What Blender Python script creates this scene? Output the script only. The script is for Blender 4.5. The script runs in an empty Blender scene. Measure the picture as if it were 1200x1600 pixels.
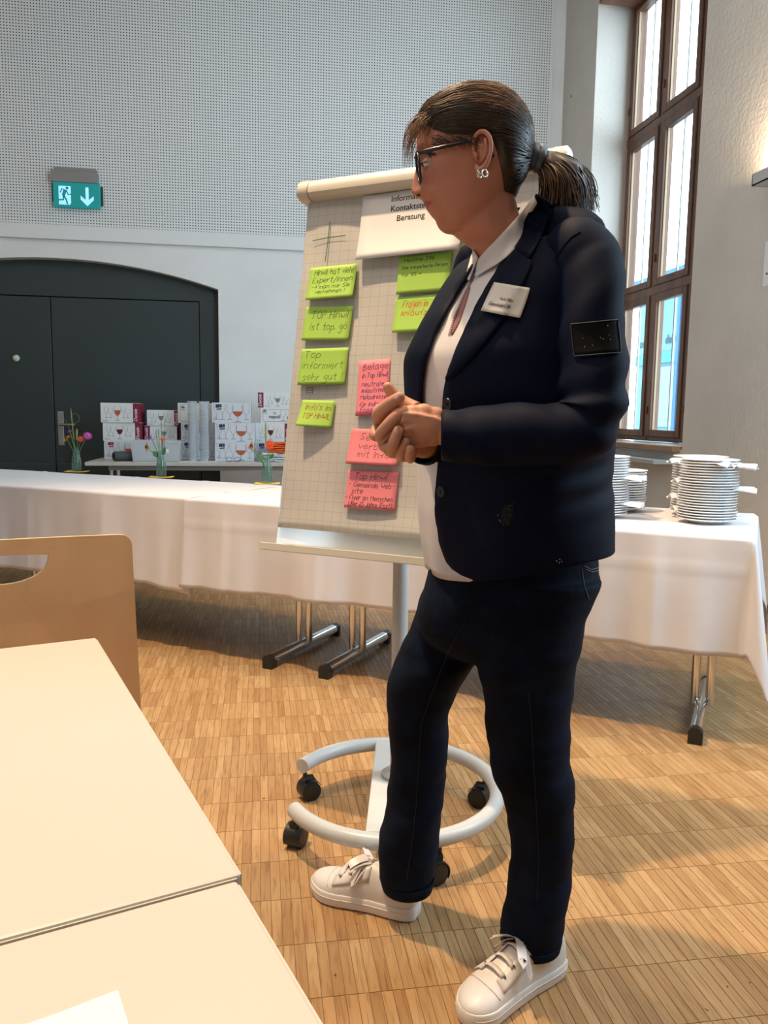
import bpy, bmesh, math, random
import numpy as np
from mathutils import Vector, Matrix

SC = bpy.context.scene
COL = SC.collection
random.seed(7)
R = math.radians

# ------------------------------------------------------------------ camera
YAW, PITCH, ROLL, FPX, EYE = 0.158433, 0.119654, 0.013983, 1233.0, 1.09
_fw = Vector((math.sin(YAW) * math.cos(PITCH), math.cos(YAW) * math.cos(PITCH), -math.sin(PITCH)))
_r0 = Vector((math.cos(YAW), -math.sin(YAW), 0))
_u0 = _r0.cross(_fw)
_rt = _r0 * math.cos(ROLL) + _u0 * math.sin(ROLL)
_up = _u0 * math.cos(ROLL) - _r0 * math.sin(ROLL)
cd = bpy.data.cameras.new('camera')
cam = bpy.data.objects.new('camera', cd)
COL.objects.link(cam)
cam.matrix_world = Matrix(((_rt.x, _up.x, -_fw.x, 0), (_rt.y, _up.y, -_fw.y, 0), (_rt.z, _up.z, -_fw.z, EYE), (0, 0, 0, 1)))
cd.sensor_fit = 'VERTICAL'
cd.sensor_height = 24
cd.lens = 24 * FPX / 1600
cd.clip_start = 0.02
SC.camera = cam

# ------------------------------------------------------------------ world, lights, exposure
w = bpy.data.worlds.new('World')
SC.world = w
w.use_nodes = True
w.node_tree.nodes['Background'].inputs[0].default_value = (0.70, 0.88, 1.0, 1)
w.node_tree.nodes['Background'].inputs[1].default_value = 7.0
SC.view_settings.view_transform = 'Standard'
SC.view_settings.look = 'None'
SC.view_settings.gamma = 1
SC.view_settings.exposure = 0.16
SC.view_settings.use_curve_mapping = False
SC.cycles.max_bounces = 8
SC.cycles.diffuse_bounces = 4
SC.cycles.transparent_max_bounces = 24
SC.cycles.sample_clamp_indirect = 6
SC.cycles.caustics_reflective = False
SC.cycles.caustics_refractive = False


def lamp(name, kind, loc, energy, color, target=None, **kw):
    d = bpy.data.lights.new(name, kind)
    d.energy = energy
    d.color = color
    for k, v in kw.items():
        setattr(d, k, v)
    o = bpy.data.objects.new(name, d)
    COL.objects.link(o)
    o.location = loc
    if target is not None:
        o.rotation_euler = (Vector(target) - Vector(loc)).to_track_quat('-Z', 'Y').to_euler()
    return o


WARM = (1.0, 0.70, 0.42)
# ceiling spotlights of the hall (above the frame)
lamp('ceiling_spot', 'SPOT', (-0.75, 2.15, 4.9), 770, WARM, (0.30, 1.7, 0), spot_size=R(78), spot_blend=0.7, shadow_soft_size=0.06)
lamp('ceiling_spot', 'SPOT', (0.55, 3.75, 4.9), 230, WARM, (0.5, 3.0, 0), spot_size=R(72), spot_blend=0.8, shadow_soft_size=0.06)
lamp('ceiling_spot', 'SPOT', (-0.9, 0.1, 4.9), 70, WARM, (-0.1, 1.4, 0), spot_size=R(70), spot_blend=0.8, shadow_soft_size=0.06)
lamp('ceiling_spot', 'SPOT', (1.5, 1.2, 4.9), 130, WARM, (1.0, 1.5, 0), spot_size=R(56), spot_blend=0.8, shadow_soft_size=0.06)
# added area lamp under the ceiling, out of view, fills the whole room
lamp('ceiling_fill', 'AREA', (-1.2, 1.5, 5.1), 100, (1.0, 0.93, 0.86), (-1.2, 1.5, 0), shape='RECTANGLE', size=6, size_y=7)
# added cool area lamp for daylight from the right; no window is built there
lamp('daylight_fill', 'AREA', (2.70, 1.7, 2.7), 185, (0.58, 0.83, 1.0), (-0.4, 5.6, 2.4), shape='RECTANGLE', size=1.5, size_y=3.2)

# ------------------------------------------------------------------ materials
_M = {}


def mat(name, col=(0.8, 0.8, 0.8), rough=0.5, metal=0.0, noise=0.0, nscale=20.0, bump=0.0, bscale=60.0, spec=0.5, trans=0.0, emit=None, estr=0.0, sheen=0.0, coat=0.0, alpha=1.0, sub=0.0, subr=(1, .2, .1), stretch=None):
    if name in _M:
        return _M[name]
    m = bpy.data.materials.new(name)
    m.use_nodes = True
    nt = m.node_tree
    b = nt.nodes['Principled BSDF']
    b.inputs['Base Color'].default_value = (*col, 1)
    b.inputs['Roughness'].default_value = rough
    b.inputs['Metallic'].default_value = metal
    b.inputs['Specular IOR Level'].default_value = spec
    b.inputs['Transmission Weight'].default_value = trans
    b.inputs['Alpha'].default_value = alpha
    b.inputs['Coat Weight'].default_value = coat
    b.inputs['Sheen Weight'].default_value = sheen
    if sub:
        b.inputs['Subsurface Weight'].default_value = sub
        b.inputs['Subsurface Radius'].default_value = subr
        b.inputs['Subsurface Scale'].default_value = 0.006
    if emit:
        b.inputs['Emission Color'].default_value = (*emit, 1)
        b.inputs['Emission Strength'].default_value = estr
    tc = nt.nodes.new('ShaderNodeTexCoord')
    vec = tc.outputs['Object']
    if stretch:
        mp = nt.nodes.new('ShaderNodeMapping')
        mp.inputs['Scale'].default_value = stretch
        nt.links.new(vec, mp.inputs[0])
        vec = mp.outputs[0]
    if noise:
        n = nt.nodes.new('ShaderNodeTexNoise')
        n.inputs['Scale'].default_value = nscale
        n.inputs['Detail'].default_value = 5
        nt.links.new(vec, n.inputs['Vector'])
        r = nt.nodes.new('ShaderNodeValToRGB')
        r.color_ramp.elements[0].position = 0.3
        r.color_ramp.elements[1].position = 0.7
        r.color_ramp.elements[0].color = (*[max(0, c * (1 - noise)) for c in col], 1)
        r.color_ramp.elements[1].color = (*[min(1, c * (1 + noise)) for c in col], 1)
        nt.links.new(n.outputs['Fac'], r.inputs[0])
        nt.links.new(r.outputs[0], b.inputs['Base Color'])
    if bump:
        n2 = nt.nodes.new('ShaderNodeTexNoise')
        n2.inputs['Scale'].default_value = bscale
        n2.inputs['Detail'].default_value = 4
        nt.links.new(vec, n2.inputs['Vector'])
        bp = nt.nodes.new('ShaderNodeBump')
        bp.inputs['Strength'].default_value = bump
        bp.inputs['Distance'].default_value = 0.004
        nt.links.new(n2.outputs['Fac'], bp.inputs['Height'])
        nt.links.new(bp.outputs[0], b.inputs['Normal'])
    _M[name] = m
    return m


def sh(m, name):
    return next(n for n in m.node_tree.nodes if n.type == name)


def thin_glass(name, tint=(1, 1, 1), rough=0.02, refl=0.12, body=0.0, bodycol=(0.8, 0.9, 0.9)):
    m = bpy.data.materials.new(name)
    m.use_nodes = True
    nt = m.node_tree
    nt.nodes.remove(nt.nodes['Principled BSDF'])
    out = nt.nodes['Material Output']
    t = nt.nodes.new('ShaderNodeBsdfTransparent')
    t.inputs[0].default_value = (*tint, 1)
    g = nt.nodes.new('ShaderNodeBsdfGlossy')
    g.inputs['Roughness'].default_value = rough
    lw = nt.nodes.new('ShaderNodeLayerWeight')
    lw.inputs[0].default_value = 0.5
    pw = nt.nodes.new('ShaderNodeMath')
    pw.operation = 'POWER'
    pw.inputs[1].default_value = 4.0
    ml = nt.nodes.new('ShaderNodeMath')
    ml.operation = 'MULTIPLY_ADD'
    ml.inputs[1].default_value = min(0.9, refl * 4)
    ml.inputs[2].default_value = 0.03
    nt.links.new(lw.outputs['Facing'], pw.inputs[0])
    nt.links.new(pw.outputs[0], ml.inputs[0])
    mx = nt.nodes.new('ShaderNodeMixShader')
    nt.links.new(ml.outputs[0], mx.inputs[0])
    nt.links.new(t.outputs[0], mx.inputs[1])
    nt.links.new(g.outputs[0], mx.inputs[2])
    last = mx
    if body:
        df = nt.nodes.new('ShaderNodeBsdfDiffuse')
        df.inputs[0].default_value = (*bodycol, 1)
        m2 = nt.nodes.new('ShaderNodeMixShader')
        m2.inputs[0].default_value = body
        nt.links.new(mx.outputs[0], m2.inputs[1])
        nt.links.new(df.outputs[0], m2.inputs[2])
        last = m2
    nt.links.new(last.outputs[0], out.inputs[0])
    return m


# ------------------------------------------------------------------ mesh helpers
class MB:
    def __init__(s):
        s.v, s.f, s.m = [], [], []

    def add(s, vs, fs, mi=0, M=None):
        k = len(s.v)
        if M is not None:
            vs = [M @ Vector(p) for p in vs]
        s.v += [tuple(p) for p in vs]
        s.f += [tuple(i + k for i in f) for f in fs]
        s.m += [mi] * len(fs)
        return s

    def box(s, x0, y0, z0, x1, y1, z1, mi=0, M=None):
        vs = [(x, y, z) for z in (z0, z1) for y in (y0, y1) for x in (x0, x1)]
        return s.add(vs, [(0, 2, 3, 1), (4, 5, 7, 6), (0, 1, 5, 4), (2, 6, 7, 3), (0, 4, 6, 2), (1, 3, 7, 5)], mi, M)

    def loft(s, rings, closed=True, cap0=True, cap1=True, mi=0, M=None):
        n = len(rings[0])
        vs = [p for r in rings for p in r]
        fs = []
        for i in range(len(rings) - 1):
            for j in range(n if closed else n - 1):
                a, b = i * n + j, i * n + (j + 1) % n
                fs.append((a, b, b + n, a + n))
        if closed and cap0:
            fs.append(tuple(range(n - 1, -1, -1)))
        if closed and cap1:
            fs.append(tuple((len(rings) - 1) * n + j for j in range(n)))
        return s.add(vs, fs, mi, M)

    def lathe(s, prof, n=24, mi=0, M=None, cap0=True, cap1=True):
        rings = [[(r * math.cos(2 * math.pi * k / n), r * math.sin(2 * math.pi * k / n), z) for k in range(n)] for r, z in prof]
        return s.loft(rings, True, cap0, cap1, mi, M)

    def tube(s, pts, rad, n=8, mi=0, caps=True, M=None, flat=1.0, upv=None):
        pts = [Vector(p) for p in pts]
        rr = rad if isinstance(rad, (list, tuple)) else [rad] * len(pts)
        rings, pu = [], None
        for i, p in enumerate(pts):
            t = (pts[min(i + 1, len(pts) - 1)] - pts[max(i - 1, 0)]).normalized()
            if pu is None:
                a = Vector(upv) if upv else (Vector((0, 0, 1)) if abs(t.z) < 0.9 else Vector((1, 0, 0)))
            else:
                a = pu
            x = t.cross(a)
            if x.length < 1e-6:
                x = t.cross(Vector((0.3, 1, 0.2)))
            x.normalize()
            y = x.cross(t).normalized()
            pu = y
            rings.append([p + x * math.cos(2 * math.pi * k / n) * rr[i] + y * math.sin(2 * math.pi * k / n) * rr[i] * flat for k in range(n)])
        return s.loft(rings, True, caps, caps, mi, M)

    def ribbon(s, pts, wd, nrm, mi=0, lift=0.0):
        pts = [Vector(p) for p in pts]
        nrm = Vector(nrm)
        vs = []
        for i, p in enumerate(pts):
            t = (pts[min(i + 1, len(pts) - 1)] - pts[max(i - 1, 0)])
            if t.length < 1e-9:
                t = Vector((1, 0, 0))
            x = t.normalized().cross(nrm).normalized() * wd / 2
            vs += [p - x + nrm * lift, p + x + nrm * lift]
        fs = [(2 * i, 2 * i + 1, 2 * i + 3, 2 * i + 2) for i in range(len(pts) - 1)]
        return s.add(vs, fs, mi)

    def grid(s, P, mi=0, M=None):
        nu, nv = len(P), len(P[0])
        vs = [p for r in P for p in r]
        fs = [(i * nv + j, (i + 1) * nv + j, (i + 1) * nv + j + 1, i * nv + j + 1) for i in range(nu - 1) for j in range(nv - 1)]
        return s.add(vs, fs, mi, M)

    def ball(s, c, r, n=10, mi=0, M=None, sc=(1, 1, 1)):
        rings = []
        for i in range(1, n):
            a = math.pi * i / n
            rings.append([(c[0] + sc[0] * r * math.sin(a) * math.cos(2 * math.pi * k / (2 * n)), c[1] + sc[1] * r * math.sin(a) * math.sin(2 * math.pi * k / (2 * n)), c[2] - sc[2] * r * math.cos(a)) for k in range(2 * n)])
        return s.loft(rings, True, True, True, mi, M)


def mesh(name, mb, mats, smooth=35, bevel=0.0):
    me = bpy.data.meshes.new(name)
    me.from_pydata(mb.v, [], mb.f)
    for m in (mats if isinstance(mats, (list, tuple)) else [mats]):
        me.materials.append(m)
    if len(me.materials) > 1:
        me.polygons.foreach_set('material_index', mb.m)
    if bevel:
        bm = bmesh.new()
        bm.from_mesh(me)
        bmesh.ops.recalc_face_normals(bm, faces=bm.faces)
        es = [e for e in bm.edges if len(e.link_faces) == 2 and e.calc_face_angle(0) > 0.6]
        bmesh.ops.bevel(bm, geom=es, offset=bevel, segments=2, affect='EDGES', profile=0.5, clamp_overlap=True)
        bm.to_mesh(me)
        bm.free()
    if smooth:
        me.shade_smooth()
        if smooth < 180:
            me.set_sharp_from_angle(angle=R(smooth))
    me.update()
    return me


def obj(name, mb, mats, parent=None, smooth=35, bevel=0.0, loc=None, label=None):
    me = mb if isinstance(mb, bpy.types.Mesh) else mesh(name, mb, mats, smooth, bevel)
    o = bpy.data.objects.new(name, me)
    COL.objects.link(o)
    if parent:
        o.parent = parent
    if loc is not None:
        o.location = loc
    if label:
        o['label'] = label
    return o


def thing(name, label, cat, loc=(0, 0, 0), rotz=0.0, group=None):
    o = bpy.data.objects.new(name, None)
    o.empty_display_size = 0.05
    COL.objects.link(o)
    o.location = loc
    o.rotation_euler = (0, 0, rotz)
    return tag(o, label, cat, group)


def tag(o, label=None, cat=None, group=None, kind=None):
    if label:
        o['label'] = label
    if cat:
        o['category'] = cat
    if group:
        o['group'] = group
    if kind:
        o['kind'] = kind
    return o


def struct(name, mb, mats, parent=None, smooth=0, bevel=0.0, label=None):
    o = obj(name, mb, mats, parent, smooth, bevel)
    if not parent:
        o['kind'] = 'structure'
    if label:
        o['label'] = label
    return o


def text_mesh(body, size, m, parent, M, name='lettering', align='LEFT', bold=0.0, shear=0.0, spacing=1.0):
    c = bpy.data.curves.new(name, 'FONT')
    c.body = body
    c.size = size
    c.align_x = align
    c.offset = bold
    c.shear = shear
    c.space_character = spacing
    t = bpy.data.objects.new(name, c)
    COL.objects.link(t)
    me = bpy.data.meshes.new_from_object(t.evaluated_get(bpy.context.evaluated_depsgraph_get()))
    bpy.data.objects.remove(t)
    bpy.data.curves.remove(c)
    me.transform(M)
    me.materials.clear()
    me.materials.append(m)
    o = bpy.data.objects.new(name, me)
    COL.objects.link(o)
    o.parent = parent
    return o


# single-stroke handwriting: points are x,y digits (baseline 3, x-height 7, caps 9)
GL = {'a': '47 27 06 04 13 33 45 47 44 53', 'b': '09 03 23 44 46 27 06', 'c': '46 27 06 04 23 44', 'd': '49 43|45 27 06 04 23 44', 'e': '05 45 46 27 06 04 23 44',
      'f': '49 38 23|06 36', 'g': '47 27 06 05 24 45 47 41 20 01', 'h': '09 03|05 27 46 43', 'i': '07 03|09 08', 'j': '27 21 10|29 28', 'k': '09 03|47 05 43', 'l': '09 04 13',
      'm': '07 03|06 27 33|36 57 63', 'n': '07 03|06 27 46 43', 'o': '27 06 04 23 44 46 27', 'p': '07 00|06 27 46 44 23 04', 'r': '07 03|05 27 37', 's': '46 27 06 25 44 23 03',
      't': '29 24 33 43|07 47', 'u': '07 04 23 44 47|47 43', 'v': '07 23 47', 'w': '07 13 26 43 57', 'x': '07 43|47 03', 'y': '07 24|47 10', 'z': '07 47 03 43',
      'A': '03 29 43|15 35', 'B': '03 09 38 37 06|06 45 44 33 03', 'C': '58 39 07 05 23 54', 'D': '03 09 39 57 55 33 03', 'E': '49 09 03 43|06 36', 'F': '59 09 03|06 36',
      'G': '58 39 07 05 23 54 56 36', 'H': '09 03|59 53|06 56', 'I': '09 03', 'J': '39 34 23 04', 'L': '09 03 43', 'M': '03 09 36 69 63', 'N': '03 09 53 59',
      'O': '29 07 05 23 43 55 57 49 29', 'P': '03 09 39 48 46 06', 'R': '03 09 39 48 47 06|26 53', 'S': '58 39 08 16 45 44 23 04', 'T': '09 59|29 23', 'U': '09 04 23 43 54 59',
      'W': '09 13 36 53 69', '1': '07 29 23', '2': '08 29 48 03 43', '4': '39 05 45|39 33', '5': '49 09 06 36 45 33 03', '6': '48 29 06 04 23 44 36 06', '!': '09 05|04 03',
      '.': '03 04', '-': '06 36', '/': '02 49', "'": '09 07', '(': '29 07 05 23', ')': '09 27 25 03', '>': '06 56|38 56 34', '+': '06 46|28 24',
      '\u00fc': '07 04 23 44 47|47 43|19 18|39 38', '\u00e4': '47 27 06 04 13 33 45 47 44 53|19 18|39 38', '\u00f6': '27 06 04 23 44 46 27|19 18|39 38', '\u00dc': '09 04 23 43 54 59'}


def hand_width(text, h, wf):
    w_ = 0.0
    for ch in text:
        g = GL.get(ch)
        w_ += 4 if ch == ' ' or not g else max(int(q[0]) for st in g.split('|') for q in st.split()) + 1.7
    return w_ * h / 6.0 * wf


def hand(mb, text, x, y, h, wd, fn, slant=0.15, seed=1, wf=1.0, maxw=None):
    """write text with strokes; fn(x,y) -> (point, normal)"""
    rg = random.Random(seed)
    if maxw:
        wf = min(wf, wf * (maxw - x) / hand_width(text, h, wf))
    k = h / 6.0
    cx = x
    for ch in text:
        if ch == ' ':
            cx += 4 * k * wf
            continue
        g = GL.get(ch)
        if not g:
            continue
        wmax = 0
        jy = rg.uniform(-.35, .35) * k
        for st in g.split('|'):
            P = []
            for q in st.split():
                a, b = int(q[0]), int(q[1])
                wmax = max(wmax, a)
                P.append((cx + (a * wf + rg.uniform(-.2, .2)) * k + (b - 3) * k * slant, y + (b - 3 + rg.uniform(-.2, .2)) * k + jy))
            if len(P) > 2:
                Q = [P[0]]
                for i in range(1, len(P) - 1):
                    p0, p1, p2 = P[i - 1], P[i], P[i + 1]
                    Q.append((.25 * p0[0] + .75 * p1[0], .25 * p0[1] + .75 * p1[1]))
                    Q.append((.75 * p1[0] + .25 * p2[0], .75 * p1[1] + .25 * p2[1]))
                Q.append(P[-1])
                P = Q
            pn = [fn(*p) for p in P]
            mb.ribbon([a for a, _ in pn], wd, pn[0][1])
        cx += (wmax + 1.7) * k * wf
    return cx


# ------------------------------------------------------------------ base materials
wall_m = mat('wall_plaster', (0.68, 0.635, 0.58), 0.9, noise=0.04, nscale=3, bump=0.9, bscale=42, spec=0.2)
wallback_m = mat('back_plaster', (0.76, 0.75, 0.735), 0.9, noise=0.04, nscale=2.5, bump=0.25, bscale=30, spec=0.2)
white_cloth = mat('white_cloth', (0.665, 0.65, 0.675), 0.85, noise=0.03, nscale=4, bump=0.55, bscale=7, spec=0.2, sheen=0.2)
chrome = mat('chrome', (0.75, 0.75, 0.76), 0.14, 1.0)
black_pl = mat('black_plastic', (0.012, 0.012, 0.013), 0.4)
cream_lam = mat('cream_laminate', (0.56, 0.525, 0.47), 0.42, noise=0.015, nscale=3)
edge_lam = mat('cream_edge', (0.55, 0.53, 0.47), 0.35)
greyplastic = mat('grey_lacquer', (0.60, 0.61, 0.60), 0.35)
white_paper = mat('white_paper', (0.82, 0.82, 0.83), 0.7)
wood_brown = mat('window_wood', (0.145, 0.060, 0.028), 0.42, noise=0.35, nscale=9, stretch=(1, 1, 0.12))
wood_bead = mat('window_bead', (0.50, 0.36, 0.22), 0.4)
door_m = mat('door_paint', (0.030, 0.042, 0.043), 0.45, noise=0.08, nscale=2)
porc = mat('porcelain', (0.80, 0.81, 0.82), 0.12, coat=0.3)

# ================================================================== THE ROOM
WX, WY, CZ = 2.777, 7.30, 5.2          # right wall, back wall, ceiling
LX, RY = -5.5, -4.0                    # far left and rear walls of the hall

# floor: mosaic parquet, strips along y in rows along x
W_, L_, Y0 = 0.0226, 0.158, 1.5279


def floor_mat():
    m = bpy.data.materials.new('parquet_oak')
    m.use_nodes = True
    nt = m.node_tree
    b = nt.nodes['Principled BSDF']
    N, L = nt.nodes.new, nt.links.new
    g = N('ShaderNodeNewGeometry')
    sx = N('ShaderNodeSeparateXYZ')
    L(g.outputs['Position'], sx.inputs[0])

    def mth(op, a, bb=None):
        n = N('ShaderNodeMath')
        n.operation = op
        for i, v in enumerate((a, bb)):
            if v is None:
                continue
            if isinstance(v, (int, float)):
                n.inputs[i].default_value = v
            else:
                L(v, n.inputs[i])
        return n.outputs[0]
    iy = mth('FLOOR', mth('DIVIDE', mth('SUBTRACT', sx.outputs[1], Y0), L_))
    ix = mth('FLOOR', mth('DIVIDE', sx.outputs[0], W_))
    cm = N('ShaderNodeCombineXYZ')
    L(ix, cm.inputs[0])
    L(iy, cm.inputs[1])
    wn = N('ShaderNodeTexWhiteNoise')
    wn.noise_dimensions = '2D'
    L(cm.outputs[0], wn.inputs['Vector'])
    # grain: noise stretched along y, offset per strip
    mp = N('ShaderNodeVectorMath')
    mp.operation = 'MULTIPLY'
    L(g.outputs['Position'], mp.inputs[0])
    mp.inputs[1].default_value = (150, 11, 1)
    ad = N('ShaderNodeVectorMath')
    ad.operation = 'ADD'
    L(mp.outputs[0], ad.inputs[0])
    L(wn.outputs['Color'], ad.inputs[1])
    off = N('ShaderNodeVectorMath')
    off.operation = 'SCALE'
    L(wn.outputs['Color'], off.inputs[0])
    off.inputs['Scale'].default_value = 40
    L(off.outputs[0], ad.inputs[1])
    gr = N('ShaderNodeTexNoise')
    gr.inputs['Scale'].default_value = 1.0
    gr.inputs['Detail'].default_value = 6
    gr.inputs['Distortion'].default_value = 0.6
    L(ad.outputs[0], gr.inputs['Vector'])
    cr = N('ShaderNodeValToRGB')
    e = cr.color_ramp.elements
    e[0].position, e[0].color = 0.0, (0.360, 0.205, 0.088, 1)
    e[1].position, e[1].color = 1.0, (0.490, 0.310, 0.150, 1)
    e.new(0.5).color = (0.425, 0.255, 0.115, 1)
    L(wn.outputs['Value'], cr.inputs[0])
    dk = N('ShaderNodeValToRGB')
    d = dk.color_ramp.elements
    d[0].position, d[0].color = 0.28, (0.55, 0.46, 0.38, 1)
    d[1].position, d[1].color = 0.52, (1, 1, 1, 1)
    L(gr.outputs['Fac'], dk.inputs[0])
    mx = N('ShaderNodeMix')
    mx.data_type = 'RGBA'
    mx.blend_type = 'MULTIPLY'
    mx.inputs[0].default_value = 0.75
    L(cr.outputs[0], mx.inputs[6])
    L(dk.outputs[0], mx.inputs[7])
    # scattered dark nicks
    sp = N('ShaderNodeTexNoise')
    sp.inputs['Scale'].default_value = 60
    sp.inputs['Detail'].default_value = 2
    L(g.outputs['Position'], sp.inputs['Vector'])
    s2 = N('ShaderNodeValToRGB')
    s2.color_ramp.elements[0].position, s2.color_ramp.elements[0].color = 0.735, (1, 1, 1, 1)
    s2.color_ramp.elements[1].position, s2.color_ramp.elements[1].color = 0.76, (0.22, 0.14, 0.09, 1)
    L(sp.outputs['Fac'], s2.inputs[0])
    m3 = N('ShaderNodeMix')
    m3.data_type = 'RGBA'
    m3.blend_type = 'MULTIPLY'
    m3.inputs[0].default_value = 1
    L(mx.outputs[2], m3.inputs[6])
    L(s2.outputs[0], m3.inputs[7])
    L(m3.outputs[2], b.inputs['Base Color'])
    b.inputs['Roughness'].default_value = 0.38
    b.inputs['Specular IOR Level'].default_value = 0.35
    bp = N('ShaderNodeBump')
    bp.inputs['Strength'].default_value = 0.08
    bp.inputs['Distance'].default_value = 0.002
    L(gr.outputs['Fac'], bp.inputs['Height'])
    L(bp.outputs[0], b.inputs['Normal'])
    return m


FLOOR_M = floor_mat()
joint_m = mat('floor_joint', (0.22, 0.125, 0.058), 0.7)
floor = struct('floor', MB().box(LX, RY, -0.2, WX + 0.6, WY + 0.5, -0.0012), [joint_m])
GAP = 0.0006
strip_mb = MB()
z0, z1 = -0.0030, 0.0
x0, x1, y0, y1, bv = GAP / 2, W_ - GAP / 2, GAP / 2, L_ - GAP / 2, 0.0005
SV = [(x0, y0, z0), (x1, y0, z0), (x1, y1, z0), (x0, y1, z0), (x0 + bv, y0 + bv, z1), (x1 - bv, y0 + bv, z1), (x1 - bv, y1 - bv, z1), (x0 + bv, y1 - bv, z1)]
SF = [(4, 5, 6, 7), (0, 1, 5, 4), (1, 2, 6, 5), (2, 3, 7, 6), (3, 0, 4, 7)]
strip_me = mesh('parquet_strip', MB().add(SV, SF), [FLOOR_M], 0)
near, far_, = [], []
for iy in range(-9, 37):
    yy = Y0 + iy * L_
    for ix in range(int(-3.2 / W_), int(WX / W_) + 1):
        xx = ix * W_
        if xx + W_ > WX or yy + L_ > WY:
            continue
        # camera-frame test keeps only what the hall floor shows
        v = Vector((xx + .011, yy + .08, -EYE))
        dz = v.dot(_fw)
        if dz < 0.6:
            continue
        px, py = 600 + FPX * v.dot(_rt) / dz, 800 - FPX * v.dot(_up) / dz
        if not (-80 < px < 1280 and py < 1700):
            continue
        vis = 0 if (px < 520 and py > 1010 and px < 150 + (py - 996) * 0.63) else 1
        inn = 0 < px < 1200 and py < 1600
        (near if (inn and vis) else far_).append((dz, xx, yy))
near.sort()
for k, (dz, xx, yy) in enumerate(near[:300]):
    obj('parquet_strip', strip_me, None, floor, loc=(xx, yy, 0))
rest = MB()
for dz, xx, yy in near[300:] + far_:
    rest.add([(a + xx, b_ + yy, c) for a, b_, c in SV], SF)
o = obj('parquet_strips', rest, [FLOOR_M], floor, 0)
o['kind'] = 'stuff'

# back wall with segmental-arched opening
AC, AHW, ASP, ATOP = -1.72, 1.375, 2.19, 2.40
ARad = (AHW ** 2 + (ATOP - ASP) ** 2) / (2 * (ATOP - ASP))


def arch_z(x):
    return ATOP - ARad + math.sqrt(max(0, ARad ** 2 - (x - AC) ** 2))


mb = MB()
mb.box(LX, WY, 0, AC - AHW, WY + 0.5, CZ)
mb.box(AC + AHW, WY, 0, WX + 0.43, WY + 0.5, CZ)
NA = 28
rings = []
for k in range(NA + 1):
    x = AC - AHW + 2 * AHW * k / NA
    rings.append([(x, WY, arch_z(x)), (x, WY, CZ), (x, WY + 0.5, CZ), (x, WY + 0.5, arch_z(x))])
mb.loft(rings)
wall_back = struct('wall_back', mb, [wallback_m], smooth=30)


def perf_mat():
    m = bpy.data.materials.new('perforated_board')
    m.use_nodes = True
    nt = m.node_tree
    b = nt.nodes['Principled BSDF']
    N, L = nt.nodes.new, nt.links.new
    g = N('ShaderNodeNewGeometry')
    sx = N('ShaderNodeSeparateXYZ')
    L(g.outputs['Position'], sx.inputs[0])

    def mth(op, a, bb=None):
        n = N('ShaderNodeMath')
        n.operation = op
        for i, v in enumerate((a, bb)):
            if v is None:
                continue
            if isinstance(v, (int, float)):
                n.inputs[i].default_value = v
            else:
                L(v, n.inputs[i])
        return n.outputs[0]
    P = 0.0235

    def cell(s):
        return mth('SUBTRACT', mth('FRACT', mth('DIVIDE', s, P)), 0.5)
    a, c = cell(sx.outputs[0]), cell(sx.outputs[2])
    d = mth('SQRT', mth('ADD', mth('MULTIPLY', a, a), mth('MULTIPLY', c, c)))
    ins = mth('LESS_THAN', d, 0.235)
    # holes stop short of the board's edges
    ins = mth('MULTIPLY', ins, mth('LESS_THAN', sx.outputs[0], 2.640))
    ins = mth('MULTIPLY', ins, mth('GREATER_THAN', sx.outputs[2], 2.667))
    mx = N('ShaderNodeMix')
    mx.data_type = 'RGBA'
    L(ins, mx.inputs[0])
    mx.inputs[6].default_value = (0.76, 0.76, 0.745, 1)
    mx.inputs[7].default_value = (0.07, 0.09, 0.10, 1)  # holes are painted dots: absorber tone and hole shade in one dark colour
    L(mx.outputs[2], b.inputs['Base Color'])
    b.inputs['Roughness'].default_value = 0.8
    b.inputs['Specular IOR Level'].default_value = 0.2
    return m


obj('acoustic_board', MB().box(LX, WY - 0.035, 2.549, 2.654, WY + 0.01, CZ), [perf_mat()], wall_back, 0, 0.004, label='white perforated acoustic board')

# right wall with deep window niche
NY0, NY1, NZ0, NZ1 = 4.88, 6.58, 0.90, 4.50
mb = MB()
mb.box(WX, RY, 0, WX + 0.43, NY0, CZ)
mb.box(WX, NY1, 0, WX + 0.43, WY, CZ)
mb.box(WX, NY0, 0, WX + 0.43, NY1, NZ0)
mb.box(WX, NY0, NZ1, WX + 0.43, NY1, CZ)
wall_right = struct('wall_right', mb, [wall_m])
lw_ = MB()
lw_.box(LX - 0.3, RY, 0, LX, -0.75, CZ)
lw_.box(LX - 0.3, 0.45, 0, LX, WY, CZ)
lw_.box(LX - 0.3, -0.75, 0, LX, 0.45, 1.1)
lw_.box(LX - 0.3, -0.75, 2.3, LX, 0.45, CZ)
hall_m = mat('hall_plaster', (.52, .51, .49), .9)
struct('wall_left', lw_, [hall_m])
wl = MB()
for q0, q1, q2, q3 in ((-.75, -.69, 1.1, 2.3), (.39, .45, 1.1, 2.3), (-.69, .39, 1.1, 1.16), (-.69, .39, 2.24, 2.3), (-.18, -.12, 1.16, 2.24)):
    wl.box(LX - .2, q0, q2, LX - .13, q1, q3)
struct('window_2', wl, [wood_brown])
struct('wall_rear', MB().box(LX, RY - 0.3, 0, WX + 0.6, RY, CZ), [hall_m])
struct('ceiling', MB().box(LX, RY, CZ, WX + 0.6, WY, CZ + 0.2), [mat('ceiling_paint', (0.55, 0.54, 0.52), 0.9)])
struct('baseboard_right', MB().box(WX - 0.018, 0.5, 0, WX, WY, 0.09), [mat('base_wood', (0.12, 0.06, 0.03), 0.5)], bevel=0.003)

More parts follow.
